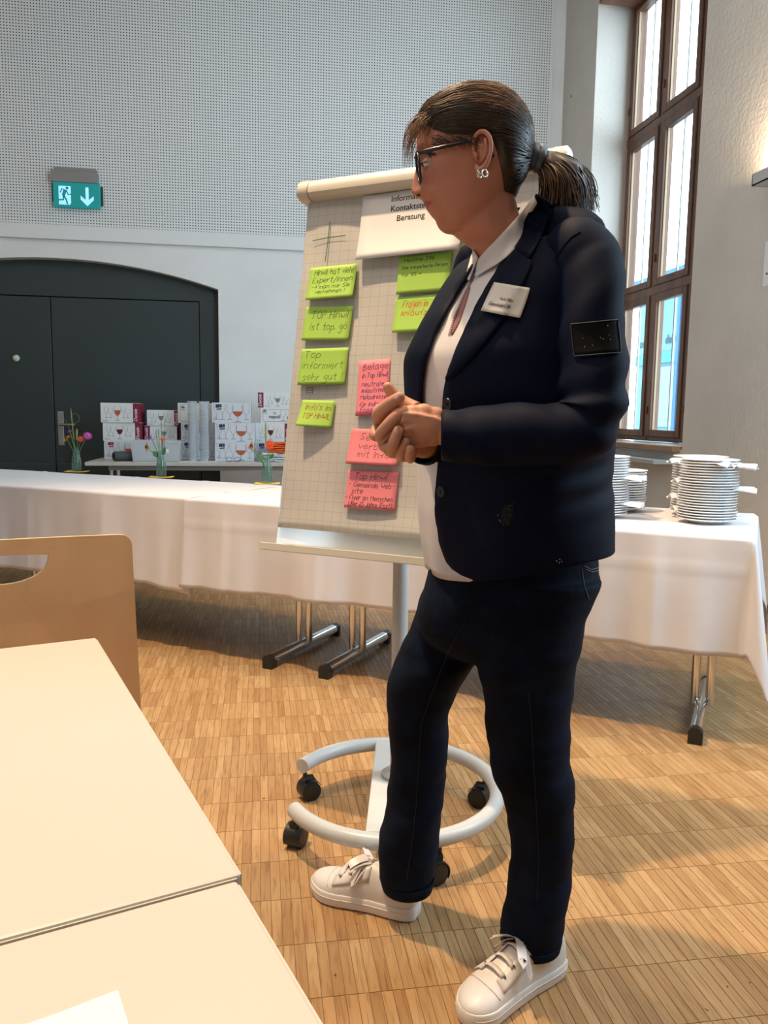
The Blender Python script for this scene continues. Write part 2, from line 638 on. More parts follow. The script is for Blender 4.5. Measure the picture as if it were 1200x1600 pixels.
# window: wooden frame, three casements wide, transoms
FX = 3.12
win = thing('window_1', 'tall brown wooden window with three stacked rows of panes', 'window', (0, 0, 0))
del win['category']
win['kind'] = 'structure'
mull = [4.88, 5.44, 6.00, 6.58]
rails = [0.93, 2.11, 3.40, 4.50]
glass_m = thin_glass('pane_glass', (0.97, 0.99, 1.0))
fr = MB()
T = 0.055
for yv in (4.88 + T / 2, 6.58 - T / 2):
    fr.box(FX - 0.03, yv - T / 2, rails[0], FX + 0.07, yv + T / 2, rails[-1])
fr.box(FX - 0.03, 4.88, rails[0], FX + 0.07, 6.58, rails[0] + 0.06)
fr.box(FX - 0.03, 4.88, 4.44, FX + 0.07, 6.58, 4.50)
obj('window_frame', fr, [wood_brown], win, 0, 0.006)
for yv in mull[1:3]:
    obj('mullion', MB().box(FX - 0.035, yv - 0.028, rails[0], FX + 0.06, yv + 0.028, rails[-1]), [wood_brown], win, 0, 0.008)
for zv in rails[1:3]:
    obj('transom', MB().box(FX - 0.04, 4.88, zv - 0.035, FX + 0.06, 6.58, zv + 0.035), [wood_brown], win, 0, 0.008)
for i in range(3):
    for j in range(3):
        a, b_, c, d = mull[i] + 0.028, mull[i + 1] - 0.028, rails[j] + 0.035, rails[j + 1] - 0.035
        s = MB()
        q = 0.055
        X0, X1 = FX - 0.045, FX + 0.01
        s.box(X0, a, c, X1, a + q, d)
        s.box(X0, b_ - q, c, X1, b_, d)
        s.box(X0, a + q, c, X1, b_ - q, c + q)
        s.box(X0, a + q, d - q, X1, b_ - q, d)
        sash = obj('sash', s, [wood_brown], win, 0, 0.005)
        t = MB()
        for yy in (a + q, b_ - q - 0.007):
            t.box(FX - 0.022, yy, c + q, FX - 0.005, yy + 0.007, d - q)
        obj('glazing_bead', t, [wood_bead], sash, 0)
        obj('pane', MB().box(FX - 0.004, a + q - .003, c + q - .003, FX, b_ - q + .003, d - q + .003), [glass_m], sash, 0)
        # outer glazing bar of the secondary window
        obj('glazing_bar', MB().box(FX + 0.050, (a + b_) / 2 + .075, c, FX + 0.066, (a + b_) / 2 + .087, d), [mat('bar_grey', (.40, .36, .33), .5)], sash, 0)
        # little hinge pin
        obj('hinge', MB().lathe([(0.006, 0), (0.007, 0.03), (0.006, 0.06)], 8, M=Matrix.Translation((FX - 0.05, b_ - 0.01, c + 0.18))), [wood_brown], sash)
struct('window_sill', MB().box(WX - 0.06, 4.90, 0.885, FX - 0.02, 6.60, 0.925), [mat('sill_wood', (0.30, 0.16, 0.075), 0.45, noise=.25, nscale=6, stretch=(1, .15, 1))], win, bevel=0.006)
obj('head_board', MB().box(WX - 0.03, 4.86, 4.44, FX - 0.03, 6.50, 4.52), [wood_brown], win, 0, 0.006)
# street front opposite, daylit
fac = thing('building', 'pale blue shop front seen through the lower window panes', 'building', (6.2, 11.5, 0))
obj('front_wall', MB().box(0, -5, -1, 3, 0.92, 3.25), [mat('facade_blue', (0.085, 0.185, 0.225), 0.9)], fac, 0)
obj('roof_edge', MB().box(-0.12, -5, 3.22, 3, 1.0, 3.34), [mat('facade_trim', (0.03, 0.10, 0.16), 0.9)], fac, 0)
pale = mat('facade_pane', (0.13, 0.20, 0.22), 0.6)
darkb = mat('facade_post', (0.02, 0.085, 0.16), 0.8)
for k in range(6):
    obj('shop_window', MB().box(-0.03, -4.9 + 0.92 * k, 1.0, 0.02, -4.22 + 0.92 * k, 1.92), [pale], fac, 0)
    if k < 5:
        obj('post', MB().box(-0.08, -4.16 + 0.92 * k, -1, 0.0, -4.08 + 0.92 * k, 3.2), [darkb], fac, 0)
obj('fascia', MB().box(-0.05, -5, 1.98, 0.0, 0.92, 2.14), [mat('facade_band', (0.03, 0.17, 0.20), 0.8)], fac, 0)
ink_b = mat('facade_ink', (0.012, 0.04, 0.055), 0.8)
MT = Matrix(((0, 0, -1, -0.012), (-1, 0, 0, 0), (0, 1, 0, 2.27), (0, 0, 0, 1)))
for yv, t_ in ((0.88, 'oule'), (0.05, 'deiro')):
    M2 = MT.copy()
    M2[1][3] = yv
    text_mesh(t_, 0.19, ink_b, fac, M2, 'facade_lettering', spacing=1.0, bold=.004)
struct('street', MB().box(3.5, -3, -1.1, 9.5, 16, -1.0), [mat('asphalt', (0.25, 0.26, 0.27), 0.9)])

# double door in the arch
DY = WY + 0.10
door = thing('door_1', 'dark green double door with arched head panel', 'door')
del door['category']
door['kind'] = 'structure'
obj('gap_block', MB().box(AC - AHW - .1, DY + 0.07, 0, AC + AHW + .1, DY + 0.12, 2.6), [black_pl], door, 0)  # black sheet added behind the leaves to keep sky light out of gaps
hp = MB()
rings = []
for k in range(NA + 1):
    x = AC - AHW + 2 * AHW * k / NA
    rings.append([(x, DY, 2.095), (x, DY, arch_z(x) + 0.002), (x, DY + 0.06, arch_z(x) + 0.002), (x, DY + 0.06, 2.095)])
obj('head_panel', hp.loft(rings), [door_m], door, 20)
obj('jamb', MB().box(-0.514, DY, 0, AC + AHW, DY + 0.06, 2.0945), [door_m], door, 0)
obj('jamb', MB().box(AC - AHW, DY, 0, -2.97, DY + 0.06, 2.0945), [door_m], door, 0)
for a, b_ in ((-2.962, -1.787), (-1.779, -0.522)):
    leaf = obj('door_leaf', MB().box(a, DY + 0.006, 0.01, b_, DY + 0.055, 2.086), [door_m], door, 0, 0.003)
    obj('kick_panel', MB().box(a + 0.02, DY - 0.012, 0.04, b_ - 0.02, DY + 0.006, 0.64), [door_m], leaf, 0, 0.006)
hd = MB().box(-1.755, DY - 0.004, 0.80, -1.705, DY + 0.006, 1.10)
plate = obj('handle_plate', hd, [mat('brushed_steel', (0.5, 0.49, 0.47), 0.35, 1.0)], door, 0, 0.003)
obj('lever_handle', MB().tube([(-1.73, DY, 0.985), (-1.73, DY - 0.05, 0.985), (-1.72, DY - 0.056, 0.985), (-1.60, DY - 0.056, 0.985)], 0.010, 10), [_M['brushed_steel']], plate)
obj('door_magnet', MB().lathe([(0.03, 0), (0.028, 0.015), (0.012, 0.03)], 12, M=Matrix.Translation((-2.08, DY + .004, 1.555)) @ Matrix.Rotation(R(90), 4, 'X')), [mat('door_stop', (.6, .65, .5), .5)], door)
# plugs on the plaster
tag(obj('wall_hook', MB().lathe([(0.010, 0), (0.010, 0.006), (0.004, 0.008)], 12, M=Matrix.Translation((WX, 7.10, 3.96)) @ Matrix.Rotation(R(-90), 4, 'Y')), [mat('steel_dark', (.25, .25, .25), .4, .8)]), 'small round metal screw high on the corner wall', 'screw')

# ================================================================== TABLES
TZ = 0.715
TANG = R(-34.5)
TU = Vector((math.cos(TANG), math.sin(TANG), 0))
TN = Vector((-math.sin(TANG), math.cos(TANG), 0))


def un(u, n, z=0.0):
    return TU * u + TN * n + Vector((0, 0, z))


def folding_table(name, label, cat, L, D, loc, rotz, inset, top_m, foot0, foot1, topz, edge=None, caps=True, group=None, th=0.028):
    t = thing(name, label, cat, loc, rotz, group)
    tt = obj('tabletop', MB().box(-L / 2, -D / 2, topz - th, L / 2, D / 2, topz), [top_m], t, 0, 0.003)
    if edge:
        e = MB()
        for s in (-1, 1):
            e.box(s * (L / 2) - .0012, -D / 2 + .004, topz - th + .004, s * (L / 2) + .0012, D / 2 - .004, topz - .0025)
            e.box(-L / 2 + .004, s * (D / 2) - .0012, topz - th + .004, L / 2 - .004, s * (D / 2) + .0012, topz - .0025)
        obj('edge_band', e, [edge], tt, 0)
    obj('frame_rail', MB().box(-L / 2 + inset, -D / 2 + 0.08, topz - th - 0.04, L / 2 - inset, -D / 2 + 0.11, topz - th).box(-L / 2 + inset, D / 2 - 0.11, topz - th - 0.04, L / 2 - inset, D / 2 - 0.08, topz - th), [mat('steel_grey', (.35, .35, .35), .4, .6)], t, 0)
    mid = (foot0 + foot1) / 2
    for s in (-1, 1):
        x = s * (L / 2 - inset)
        for dx in (-0.026, 0.026):
            obj('leg', MB().lathe([(0.016, 0.045), (0.016, topz - th)], 14, M=Matrix.Translation((x + dx, mid, 0))), [chrome], t)
        f = MB()
        f.tube([(x, foot0 + .012, 0.036), (x, foot1 - .012, 0.036)], 0.0235, 16)
        ft = obj('foot', f, [chrome], t)
        for y0_, y1_ in ((foot0, foot0 + .030), (foot1 - .030, foot1)):
            c = MB().tube([(x, y0_, 0.036), (x, y1_, 0.036)], 0.0245, 16)
            c.box(x - .0235, y0_ + .001, 0.0, x + .0235, y1_ + (.015 if y0_ == foot0 else -.001), 0.034)
            obj('end_cap', c, [black_pl], ft)
    return t


NC, ND = 3.18, 0.76
for k, lab in enumerate(('folding table with chrome T-legs carrying the plate stacks, right end of the row', 'folding table with chrome T-legs under the vases, behind the flipchart', 'folding table with chrome T-legs behind the plywood chair, left end of the row')):
    uc = -0.865 - 1.73 * k
    p = un(uc, NC)
    folding_table('folding_table', lab, 'table', 1.71, ND, (p.x, p.y, 0), TANG, 0.13, cream_lam, 2.775 - NC, 3.395 - NC, TZ - 0.004, group='cloth-covered tables in one row')


def cloth(name, label, u0, u1, over_r, over_l, hem, seed, creases, hcrease=0.11, lift=0.0, dip=0.0):
    """tablecloth draped over n in [2.80,3.56]; overhang at ends u0 (left) and u1 (right)"""
    n0, n1 = 2.797, 3.563
    rg = np.random.RandomState(seed)
    ph = rg.uniform(0, 6.28, 8)
    drop = TZ - hem
    us = np.arange(u0 - over_l, u1 + over_r + 1e-6, 0.02)
    ss = np.concatenate([np.linspace(-drop, -0.02, 22), np.linspace(-0.012, 0.012, 4), np.linspace(0.03, n1 - n0 - 0.03, 26), np.linspace(n1 - n0 - .012, n1 - n0 + .012, 4), np.linspace(n1 - n0 + .02, n1 - n0 + drop, 16)])
    P = []
    for u in us:
        row = []
        for s in ss:
            z = TZ + lift
            du = max(0.0, u - u1) if over_r else 0.0
            df = max(0.0, -s)
            db = max(0.0, s - (n1 - n0))
            dn = max(df, db)
            uu = min(u, u1) if over_r else u
            nn = n0 + min(max(s, 0), n1 - n0)
            sg = -1 if df > 0 else 1
            rip = 0.006 * math.sin(9 * u + ph[0]) + 0.006 * math.sin(17 * u + ph[1]) + 0.003 * math.sin(41 * u + ph[2])
            if du > 0 and dn > 0:
                rr = math.hypot(du, dn)
                fi = math.atan2(du, dn)
                out = 0.006 + 0.10 * rr * (1 - 0.4 * math.cos(4 * fi)) + 0.05 * rr * math.sin(2 * fi)
                p = un(uu + math.sin(fi) * out, nn + sg * math.cos(fi) * out, z - rr * 0.985)
            elif dn > 0:
                hang = dn / drop
                out = 0.006 + hang * (0.014 + rip * 1.6)
                cz = 0.0
                for c in creases:
                    out += 0.008 * math.exp(-((u - c) / 0.016) ** 2) * min(1, hang * 3) + 0.012 * math.exp(-((u - c) / 0.08) ** 2) * hang
                out += 0.0035 * math.exp(-((dn - hcrease) / 0.006) ** 2)
                out += 0.004 * hang * math.sin(6 * dn + 5 * u + ph[3])
                dd = dn + dip * max(0, 1 - (u1 - u) / 0.25) * hang if dip else dn
                zz = z - dd + 0.006 * hang * math.sin(3.1 * u + ph[4])
                p = un(uu, nn + sg * out, zz)
            elif du > 0:
                out = 0.006 + 0.03 * du + 0.01 * du * math.sin(12 * s + ph[5])
                p = un(uu + out, nn, z - du)
            else:
                zz = z + 0.0015 * math.sin(8 * u + ph[5]) * math.sin(11 * s + ph[6]) + 0.002
                for c in creases:
                    zz += 0.004 * math.exp(-((u - c) / 0.012) ** 2)
                zz += 0.003 * math.exp(-((s - 0.26) / 0.01) ** 2) + 0.003 * math.exp(-((s - 0.52) / 0.01) ** 2)
                p = un(uu, nn, zz)
            row.append(p)
        P.append(row)
    o = obj(name, MB().grid(P), [white_cloth], None, 180)
    md = o.modifiers.new('thickness', 'SOLIDIFY')
    md.thickness = 0.0012
    md.offset = 1
    return tag(o, label, 'tablecloth')


cloth('tablecloth', 'white tablecloth under the plate stacks, corner hanging low at the right', -2.33, 0.0, 0.36, 0.0, 0.322, 3, (-2.10, -1.62, -0.98, -0.30), 0.105)
cloth('tablecloth', 'white tablecloth with the flower vases, overlapping behind the plywood chair', -5.19, -2.285, 0.0, 0.0, 0.300, 5, (-4.6, -4.05, -3.30, -2.80), 0.105, 0.0015, dip=0.03)

# rear table against the double door
folding_table('trestle_table', 'narrow cream table stacked with glass boxes against the dark door', 'table', 2.10, 0.72, (-0.27, 6.71, 0), 0, 0.16, cream_lam, -0.30, 0.30, TZ, edge=None)
# foreground tables
e1 = Vector((0.330, -0.944, 0)).normalized()
e2 = Vector((-0.944, -0.330, 0)).normalized()
FA = math.atan2(-e2.y, -e2.x)
co = Vector((-0.272, 1.353, 0))
for k, lab in enumerate(('cream table with its far corner by the plywood chair', 'cream table nearest the camera with a paper sheet on it')):
    c = co + e1 * (0.3885 + 0.783 * k) + e2 * (0.80 + 0.006 * k)
    folding_table('meeting_table', lab, 'table', 1.6, 0.777, (c.x, c.y, 0), FA, 0.20, cream_lam, -0.3, 0.3, TZ, edge=edge_lam)
# sheet of paper on the near table
pc = Vector((-0.092, 0.492, TZ + 0.0012))
pd1 = Vector((0.36, -0.93, 0)).normalized()
pd2 = Vector((-0.93, -0.36, 0)).normalized()
P = [[pc + pd1 * (0.21 * i / 6) + pd2 * (0.297 * j / 8) + Vector((0, 0, 0.002 * (1 if (i == 0 and j == 0) else 0))) for j in range(9)] for i in range(7)]
o = obj('paper_sheet', MB().grid(P), [white_paper], None, 0)
md = o.modifiers.new('t', 'SOLIDIFY')
md.thickness = 0.0004
tag(o, 'white sheet of paper on the cream table at the bottom edge', 'paper')

# ------------------------------------------------------------------ plywood chair
ply = mat('beech_plywood', (0.66, 0.42, 0.225), 0.38, noise=0.14, nscale=5, stretch=(1, 1, 0.25), coat=0.2)
ply_edge = mat('beech_edge', (0.60, 0.45, 0.28), 0.5)
cc = co - e1 * 0.30 + e2 * 0.125
ch = thing('plywood_chair', 'beech plywood chair with a grip slot in the backrest, pushed up to the cream table', 'chair', (cc.x, cc.y, 0), FA)
# local x along the backrest (right), y away from the table


def chair_back():
    hw, zt, zb, r = 0.239, 0.845, 0.46, 0.022
    holes = (0.082, 0.812, 0.052)     # half-width, top z, depth of the half-moon slot
    nx, nz = 60, 56
    bm = bmesh.new()
    out = []
    for (cx_, cz_, a0) in ((hw - r, zt - r, 0), (-hw + r, zt - r, 90), (-hw + r, zb + r, 180), (hw - r, zb + r, 270)):
        for k in range(7):
            a = R(a0 + 15 * k)
            out.append((cx_ + r * math.cos(a), cz_ + r * math.sin(a)))
    hol = []
    w_, zt_, dp = holes
    for k in range(9):
        hol.append((-w_ + 2 * w_ * k / 8, zt_ + 0.003 * math.sin(math.pi * k / 8)))
    for k in range(1, 16):
        a = math.pi * k / 16
        hol.append((w_ * math.cos(a), zt_ - dp * math.sin(a) ** 0.85))
    es = []
    for loop in (out, hol):
        vs = [bm.verts.new((x, 0, z)) for x, z in loop]
        es += [bm.edges.new((vs[i], vs[(i + 1) % len(vs)])) for i in range(len(vs))]
    bmesh.ops.triangle_fill(bm, use_beauty=True, use_dissolve=False, edges=es)
    bmesh.ops.subdivide_edges(bm, edges=[e for e in bm.edges if e.calc_length() > 0.05], cuts=3)
    bmesh.ops.triangulate(bm, faces=bm.faces)
    g = bmesh.ops.extrude_face_region(bm, geom=list(bm.faces))
    for v in [q for q in g['geom'] if isinstance(q, bmesh.types.BMVert)]:
        v.co.y += 0.011
    bmesh.ops.recalc_face_normals(bm, faces=bm.faces)
    for v in bm.verts:
        v.co.y += 0.10 * (v.co.z - 0.845) * -0.0 - 0.35 * v.co.x ** 2 + (v.co.z - 0.46) * 0.16 - 0.06
    for f in bm.faces:
        f.material_index = 1 if abs(f.normal.y) < 0.5 else 0
    me = bpy.data.meshes.new('backrest')
    bm.to_mesh(me)
    bm.free()
    me.materials.append(ply)
    me.materials.append(ply_edge)
    return me


obj('backrest', chair_back(), None, ch)
seat = MB()
P = [[(0.20 * (2 * i / 10 - 1) * (1 - .06 * j / 8), -0.08 - 0.40 * j / 8, 0.445 + 0.012 * ((2 * i / 10 - 1) ** 2) - 0.012 * math.sin(math.pi * j / 8)) for j in range(9)] for i in range(11)]
so = obj('seat', seat.grid(P), [ply], ch, 180)
so.modifiers.new('t', 'SOLIDIFY').thickness = 0.012
for s in (-1, 1):
    obj('leg', MB().tube([(s * 0.19, 0.06, 0.0), (s * 0.185, -0.03, 0.44), (s * 0.18, -0.005, 0.60)], 0.011, 10), [chrome], ch)
    obj('leg', MB().tube([(s * 0.19, -0.46, 0.0), (s * 0.18, -0.40, 0.435), (s * 0.18, -0.05, 0.438)], 0.011, 10), [chrome], ch)

# ------------------------------------------------------------------ plates
prof = [(0.0, 0.0), (0.060, 0.0), (0.062, 0.003), (0.088, 0.010), (0.103, 0.0150), (0.1045, 0.0165), (0.1030, 0.0178), (0.088, 0.0135), (0.064, 0.0065), (0.0, 0.0060)]
pm = MB()
n_ = 36
rings = [[(r * math.cos(2 * math.pi * k / n_), r * math.sin(2 * math.pi * k / n_), z) for k in range(n_)] for r, z in prof[1:-1]]
pm.loft(rings)
plate_me = mesh('dinner_plate', pm, [porc], 40)
ORD = ['first', 'second', 'third', 'fourth', 'fifth', 'sixth', 'seventh', 'eighth', 'ninth', 'tenth', 'eleventh', 'twelfth', 'thirteenth', 'fourteenth', 'fifteenth', 'sixteenth', 'seventeenth', 'eighteenth', 'nineteenth', 'twentieth', 'twenty-first', 'twenty-second', 'twenty-third', 'twenty-fourth']
stacks = [(-0.167, 3.12, 23, 'front stack nearest the table corner', 0.0098), (-0.213, 3.36, 23, 'stack behind the front one at the table end', 0.0098),
          (-0.549, 3.10, 23, 'tall stack beside the woman\'s jacket', 0.0098), (-0.515, 3.345, 16, 'low stack behind the tall one near the jacket', 0.0100)]
rg = random.Random(11)
nap_m = mat('napkin_paper', (0.80, 0.76, 0.75), 0.8)


def napkin(c, ang, z, n, label, grp):
    """crinkled paper tabs sticking out between two plates"""
    mb = MB()
    for q in range(n):
        a = ang + (q - (n - 1) / 2) * 0.33
        wd = 0.027
        ln = 0.046 + 0.018 * rg.random()
        P = []
        for i in range(9):
            row = []
            t = i / 8
            for j in range(7):
                s_ = 2 * j / 6 - 1
                rr = 0.075 + (0.030 + ln) * t
                edge = wd * (1.0 - 0.35 * max(0, t - .72) / .28)
                hgt = 0.011 * math.cos(s_ * 4.2) * (0.25 + t) * (1 - 0.35 * t) - 0.010 * max(0, t - .35)
                row.append((c.x + math.cos(a) * rr - math.sin(a) * s_ * edge, c.y + math.sin(a) * rr + math.cos(a) * s_ * edge, z + hgt + 0.004 * rg.random() * t + .001 * q))
            P.append(row)
        mb.grid(P)
    o = obj('paper_napkin', mb, [nap_m], None, 180)
    o.modifiers.new('t', 'SOLIDIFY').thickness = 0.0012
    tag(o, label, 'napkin', grp)


for si, (u_, n2, cnt, desc, pit) in enumerate(stacks):
    c = un(u_, n2)
    z = TZ + 0.0075
    for k in range(cnt):
        o = obj('dinner_plate', plate_me, None, None, loc=(c.x + rg.uniform(-.0022, .0022), c.y + rg.uniform(-.0022, .0022), z))
        o.rotation_euler = (0, 0, rg.uniform(0, 6))
        top = k == cnt - 1
        tag(o, ('white plate on top of the ' + desc) if top else 'white plate, %s from the top, %s' % (ORD[cnt - 1 - k], desc), 'plate', 'plates in the ' + desc)
        z += pit
    zz = TZ + 0.0075
    G = 'paper napkins between plates of the ' + desc
    if si == 0:
        specs = [(21.4, -95, 1, 'crinkled paper napkin hanging from the rim facing the camera'), (20.6, -52, 1, 'crinkled napkin on the upper rim, right of the middle'), (19.8, -14, 1, 'crinkled napkin poking out furthest right near the stack top'), (11.5, -25, 2, 'pair of crinkled napkins poking out right at mid stack')]
    elif si == 1:
        specs = [(21, 205, 2, 'crinkled napkin poking out left near the rear stack top'), (13.5, 205, 1, 'crinkled napkin poking out left, upper middle of rear stack'), (7, 205, 2, 'crinkled napkin poking out left, lower middle of rear stack'), (2.5, 215, 2, 'crinkled napkin poking out left near the rear stack foot')]
    elif si == 2:
        specs = [(14.4, -40, 2, 'crinkled napkin between plates beside the jacket, upper one'), (4.4, -40, 2, 'crinkled napkin between plates beside the jacket, lower one')]
    else:
        specs = []
    for kk, a, nn, lab in specs:
        napkin(c, R(a) + 0.0, zz + kk * pit + 0.014, nn, lab, None)

# grey wall shelf end behind the plates, notice and sconce on the right wall
tag(obj('wall_shelf', MB().box(WX - 0.16, 4.95, 0.80, WX, 6.3, 0.83), [mat('shelf_grey', (.42, .42, .41), .5)], None, 0, 0.003), 'grey ledge on the wall below the window behind the plates', 'shelf')
nt_ = thing('wall_notice', 'white notice sheet on the right wall at the picture edge', 'notice', (WX, 4.03, 1.95))
obj('sheet', MB().box(-0.002, -0.20, -0.11, 0, 0.10, 0.13), [white_paper], nt_, 0)
obj('printed_dot', MB().box(-0.003, 0.06, -0.05, -0.002, 0.075, -0.04), [black_pl], nt_, 0)
sc = thing('wall_sconce', 'grey up-light wall lamp glowing on the right wall', 'lamp', (WX, 3.93, 2.36))
s_m = mat('sconce_metal', (.50, .50, .49), .4)
s = MB()
s.box(-0.13, -0.165, 0.0, 0, 0.165, 0.006)
s.box(-0.13, -0.165, 0.0, -0.124, 0.165, 0.062)
s.box(-0.13, -0.165, 0.0, 0, -0.159, 0.062)
s.box(-0.13, 0.159, 0.0, 0, 0.165, 0.062)
obj('housing', s, [s_m], sc, 0)
obj('tube_bulb', MB().tube([(-0.06, -0.12, 0.035), (-0.06, 0.12, 0.035)], 0.010, 10), [mat('bulb', (1, 1, 1), .5, emit=(1, .72, .42), estr=25)], sc)
l_ = lamp('sconce_light', 'AREA', (-0.065, 0, 0.055), 16, (1.0, 0.74, 0.48), None, shape='RECTANGLE', size=0.08, size_y=0.26)
l_.rotation_euler = (R(180), 0, 0)
l_.parent = sc

# ================================================================== FLIPCHART
fb_e = Vector((math.cos(R(-35)), math.sin(R(-35)), 0))
fb_bk = Vector((-math.sin(R(-35)), math.cos(R(-35)), 0))
T10 = R(10)
fb_up = fb_bk * math.sin(T10) + Vector((0, 0, math.cos(T10)))
fb_n = -(fb_bk * math.cos(T10) - Vector((0, 0, math.sin(T10))))      # towards the viewer
colpos = Vector((0.37, 2.02, 0))
fb_o = colpos - fb_bk * 0.04 + Vector((0, 0, 0.782))


def fbp(s, v, d=0.0):
    return fb_o + fb_e * s + fb_up * v + fb_n * d


fc = thing('flipchart', 'grey mobile flipchart on a round castor base with squared paper', 'flipchart', (0, 0, 0))
lac = mat('light_lacquer', (0.56, 0.58, 0.58), 0.32)
ring = MB()
RC = Vector((0.35, 1.985, 0.105))
pts = [RC + Vector((0.28 * math.cos(R(a)), 0.28 * math.sin(R(a)), 0)) for a in np.linspace(-161, 146, 60)]
ring.tube(pts, 0.0205, 16)
base = obj('base_ring', ring, [lac], fc, 40)
ba, bb = Vector((0.372, 2.250, 0.108)), Vector((0.271, 1.737, 0.108))
dirb = (bb - ba).normalized()
sd = Vector((-dirb.y, dirb.x, 0)) * 0.027
bar = MB().loft([[p - sd + Vector((0, 0, -.012)), p + sd + Vector((0, 0, -.012)), p + sd + Vector((0, 0, .012)), p - sd + Vector((0, 0, .012))] for p in (ba, bb)])
obj('cross_bar', bar, [lac], fc, 0, 0.003)
obj('collar', MB().lathe([(0.045, 0.115), (0.045, 0.128), (0.034, 0.136), (0.024, 0.138)], 24, M=Matrix.Translation((colpos.x, colpos.y, 0))), [mat('collar_grey', (.38, .40, .41), .4)], fc)
obj('column', MB().lathe([(0.021, 0.12), (0.021, 0.845)], 24, M=Matrix.Translation((colpos.x, colpos.y, 0))), [lac], fc)
for a, spin in ((143, 20), (198, 60), (12, 140), (-76, 200)):
    p = RC + Vector((0.28 * math.cos(R(a)), 0.28 * math.sin(R(a)), 0))
    M = Matrix.Translation((p.x, p.y, 0)) @ Matrix.Rotation(R(spin), 4, 'Z')
    cs = obj('castor', MB().lathe([(0.006, 0.06), (0.006, 0.092)], 8, M=M).tube([M @ Vector((-.004, -.0, 0.062)), M @ Vector((0.018, 0, 0.060)), M @ Vector((.032, 0, 0.040))], [.012, .012, .008], 8), [black_pl], fc)
    for sgn_ in (-1, 1):
        MW = M @ Matrix.Translation((0.014, sgn_ * 0.0135, 0.0275)) @ Matrix.Rotation(R(90), 4, 'X')
        obj('wheel', MB().lathe([(0.022, -.0095), (0.0275, -.008), (0.0275, .008), (0.022, .0095)], 22, M=MW), [black_pl], cs)
    MH = M @ Matrix.Translation((0.014, 0, 0.0285)) @ Matrix.Rotation(R(90), 4, 'X')
    hood = [[MH @ Vector((r * math.cos(R(q)), r * math.sin(R(q)), z)) for q in range(30, 211, 15)] for r, z in ((0.029, -.024), (0.031, -.023), (0.031, .023), (0.029, .024))]
    obj('hood', MB().loft(hood, closed=False), [black_pl], cs, 40)
# board
board = obj('whiteboard', MB().loft([[fbp(s, v, d) for s, v in ((-.362, -.062), (.362, -.062), (.362, .955), (-.362, .955))] for d in (-.016, .0)]), [mat('whiteboard_gloss', (.58, .61, .64), .10, spec=1.0)], fc, 0, 0.002)
brk = MB().box(-.03, -.012, 0, .03, .03, .10, M=Matrix.Translation((colpos.x, colpos.y, .76)) @ Matrix.Rotation(R(-35), 4, 'Z'))
obj('bracket', brk, [lac], fc)
tr_ = MB()
prof = [(.0, -.052), (.062, -.050), (.066, -.044), (.070, -.044), (.070, -.064), (.0, -.066)]
tr_.loft([[fbp(s, v, d) for d, v in prof] for s in (-.368, .368)])
obj('pen_tray', tr_, [mat('tray_cream', (.70, .66, .56), .4)], fc, 0, 0.0015)
rl = MB()
pr = [(-.012, .918), (.020, .917), (.034, .920), (.042, .929), (.044, .942), (.040, .956), (.028, .968), (.005, .972), (-.012, .967)]
rl.loft([[fbp(s, v, d) for d, v in pr] for s in (-.340, .340)])
clampm = mat('clamp_cream', (.66, .63, .55), .38)
clamp = obj('clamp_bar', rl, [clampm], fc, 30, 0.0)
for s0, s1 in ((-.374, -.342), (.342, .374)):
    q = MB()
    pp = [(d * 1.03, .945 + (v - .945) * 1.05) for d, v in pr]
    ins = [(.018 + (d - .018) * .75, .945 + (v - .945) * .75) for d, v in pp]
    a = [[fbp(s0 if s0 > 0 else s1, v, d) for d, v in pp], [fbp(s1 if s0 > 0 else s0, v, d) for d, v in pp]]
    e_ = s1 + .006 if s0 > 0 else s0 - .006
    q.loft([a[0], a[1], [fbp(e_, v, d) for d, v in ins]])
    obj('end_cap', q, [clampm], clamp, 50)
obj('hook_pin', MB().box(0, 0, 0, .03, .012, .006, M=Matrix.Translation(fbp(-.26, .972, .01))), [clampm], clamp, 0)


def paper_grid():
    m = mat('squared_paper', (0.66, 0.62, 0.55), 0.75)
    nt = m.node_tree
    b = nt.nodes['Principled BSDF']
    uv = nt.nodes.new('ShaderNodeUVMap')
    br = nt.nodes.new('ShaderNodeTexBrick')
    br.offset = 0
    br.inputs['Scale'].default_value = 1
    br.inputs['Brick Width'].default_value = 0.0265
    br.inputs['Row Height'].default_value = 0.0265
    br.inputs['Mortar Size'].default_value = 0.00045
    br.inputs['Mortar Smooth'].default_value = 0.2
    br.inputs['Color1'].default_value = br.inputs['Color2'].default_value = (0.58, 0.57, 0.54, 1)
    br.inputs['Mortar'].default_value = (0.36, 0.355, 0.345, 1)
    nt.links.new(uv.outputs[0], br.inputs['Vector'])
    nt.links.new(br.outputs['Color'], b.inputs['Base Color'])
    return m


NS, NV = 36, 48
P, UV = [], []
for i in range(NS + 1):
    row = []
    for j in range(NV + 1):
        s, v = -.355 + .71 * i / NS, .93 * j / NV
        d = .004 + .004 * math.sin(7 * s + 2) * math.sin(5 * v) + .018 * math.exp(-(v / .05) ** 2) * (0.6 + .4 * math.sin(4 * s)) + .0025 * math.sin(23 * s + 9 * v) * math.sin(16 * v + 1) + .003
        row.append(fbp(s, v, d))
        UV.append((s, v))
    P.append(row)
pme = mesh('paper', MB().grid(P), [paper_grid()], 180)
ul = pme.uv_layers.new(name='UVMap')
for lp in pme.loops:
    ul.data[lp.index].uv = UV[lp.vertex_index]
ppr = obj('paper', pme, None, fc)
ppr.modifiers.new('t', 'SOLIDIFY').thickness = 0.0006
ink = mat('ink_black', (.015, .015, .018), .6)
ink_g = mat('ink_green', (.02, .13, .06), .6)
ink_r = mat('ink_red', (.42, .05, .02), .6)
ink_o = mat('ink_orange', (.62, .10, .02), .6)
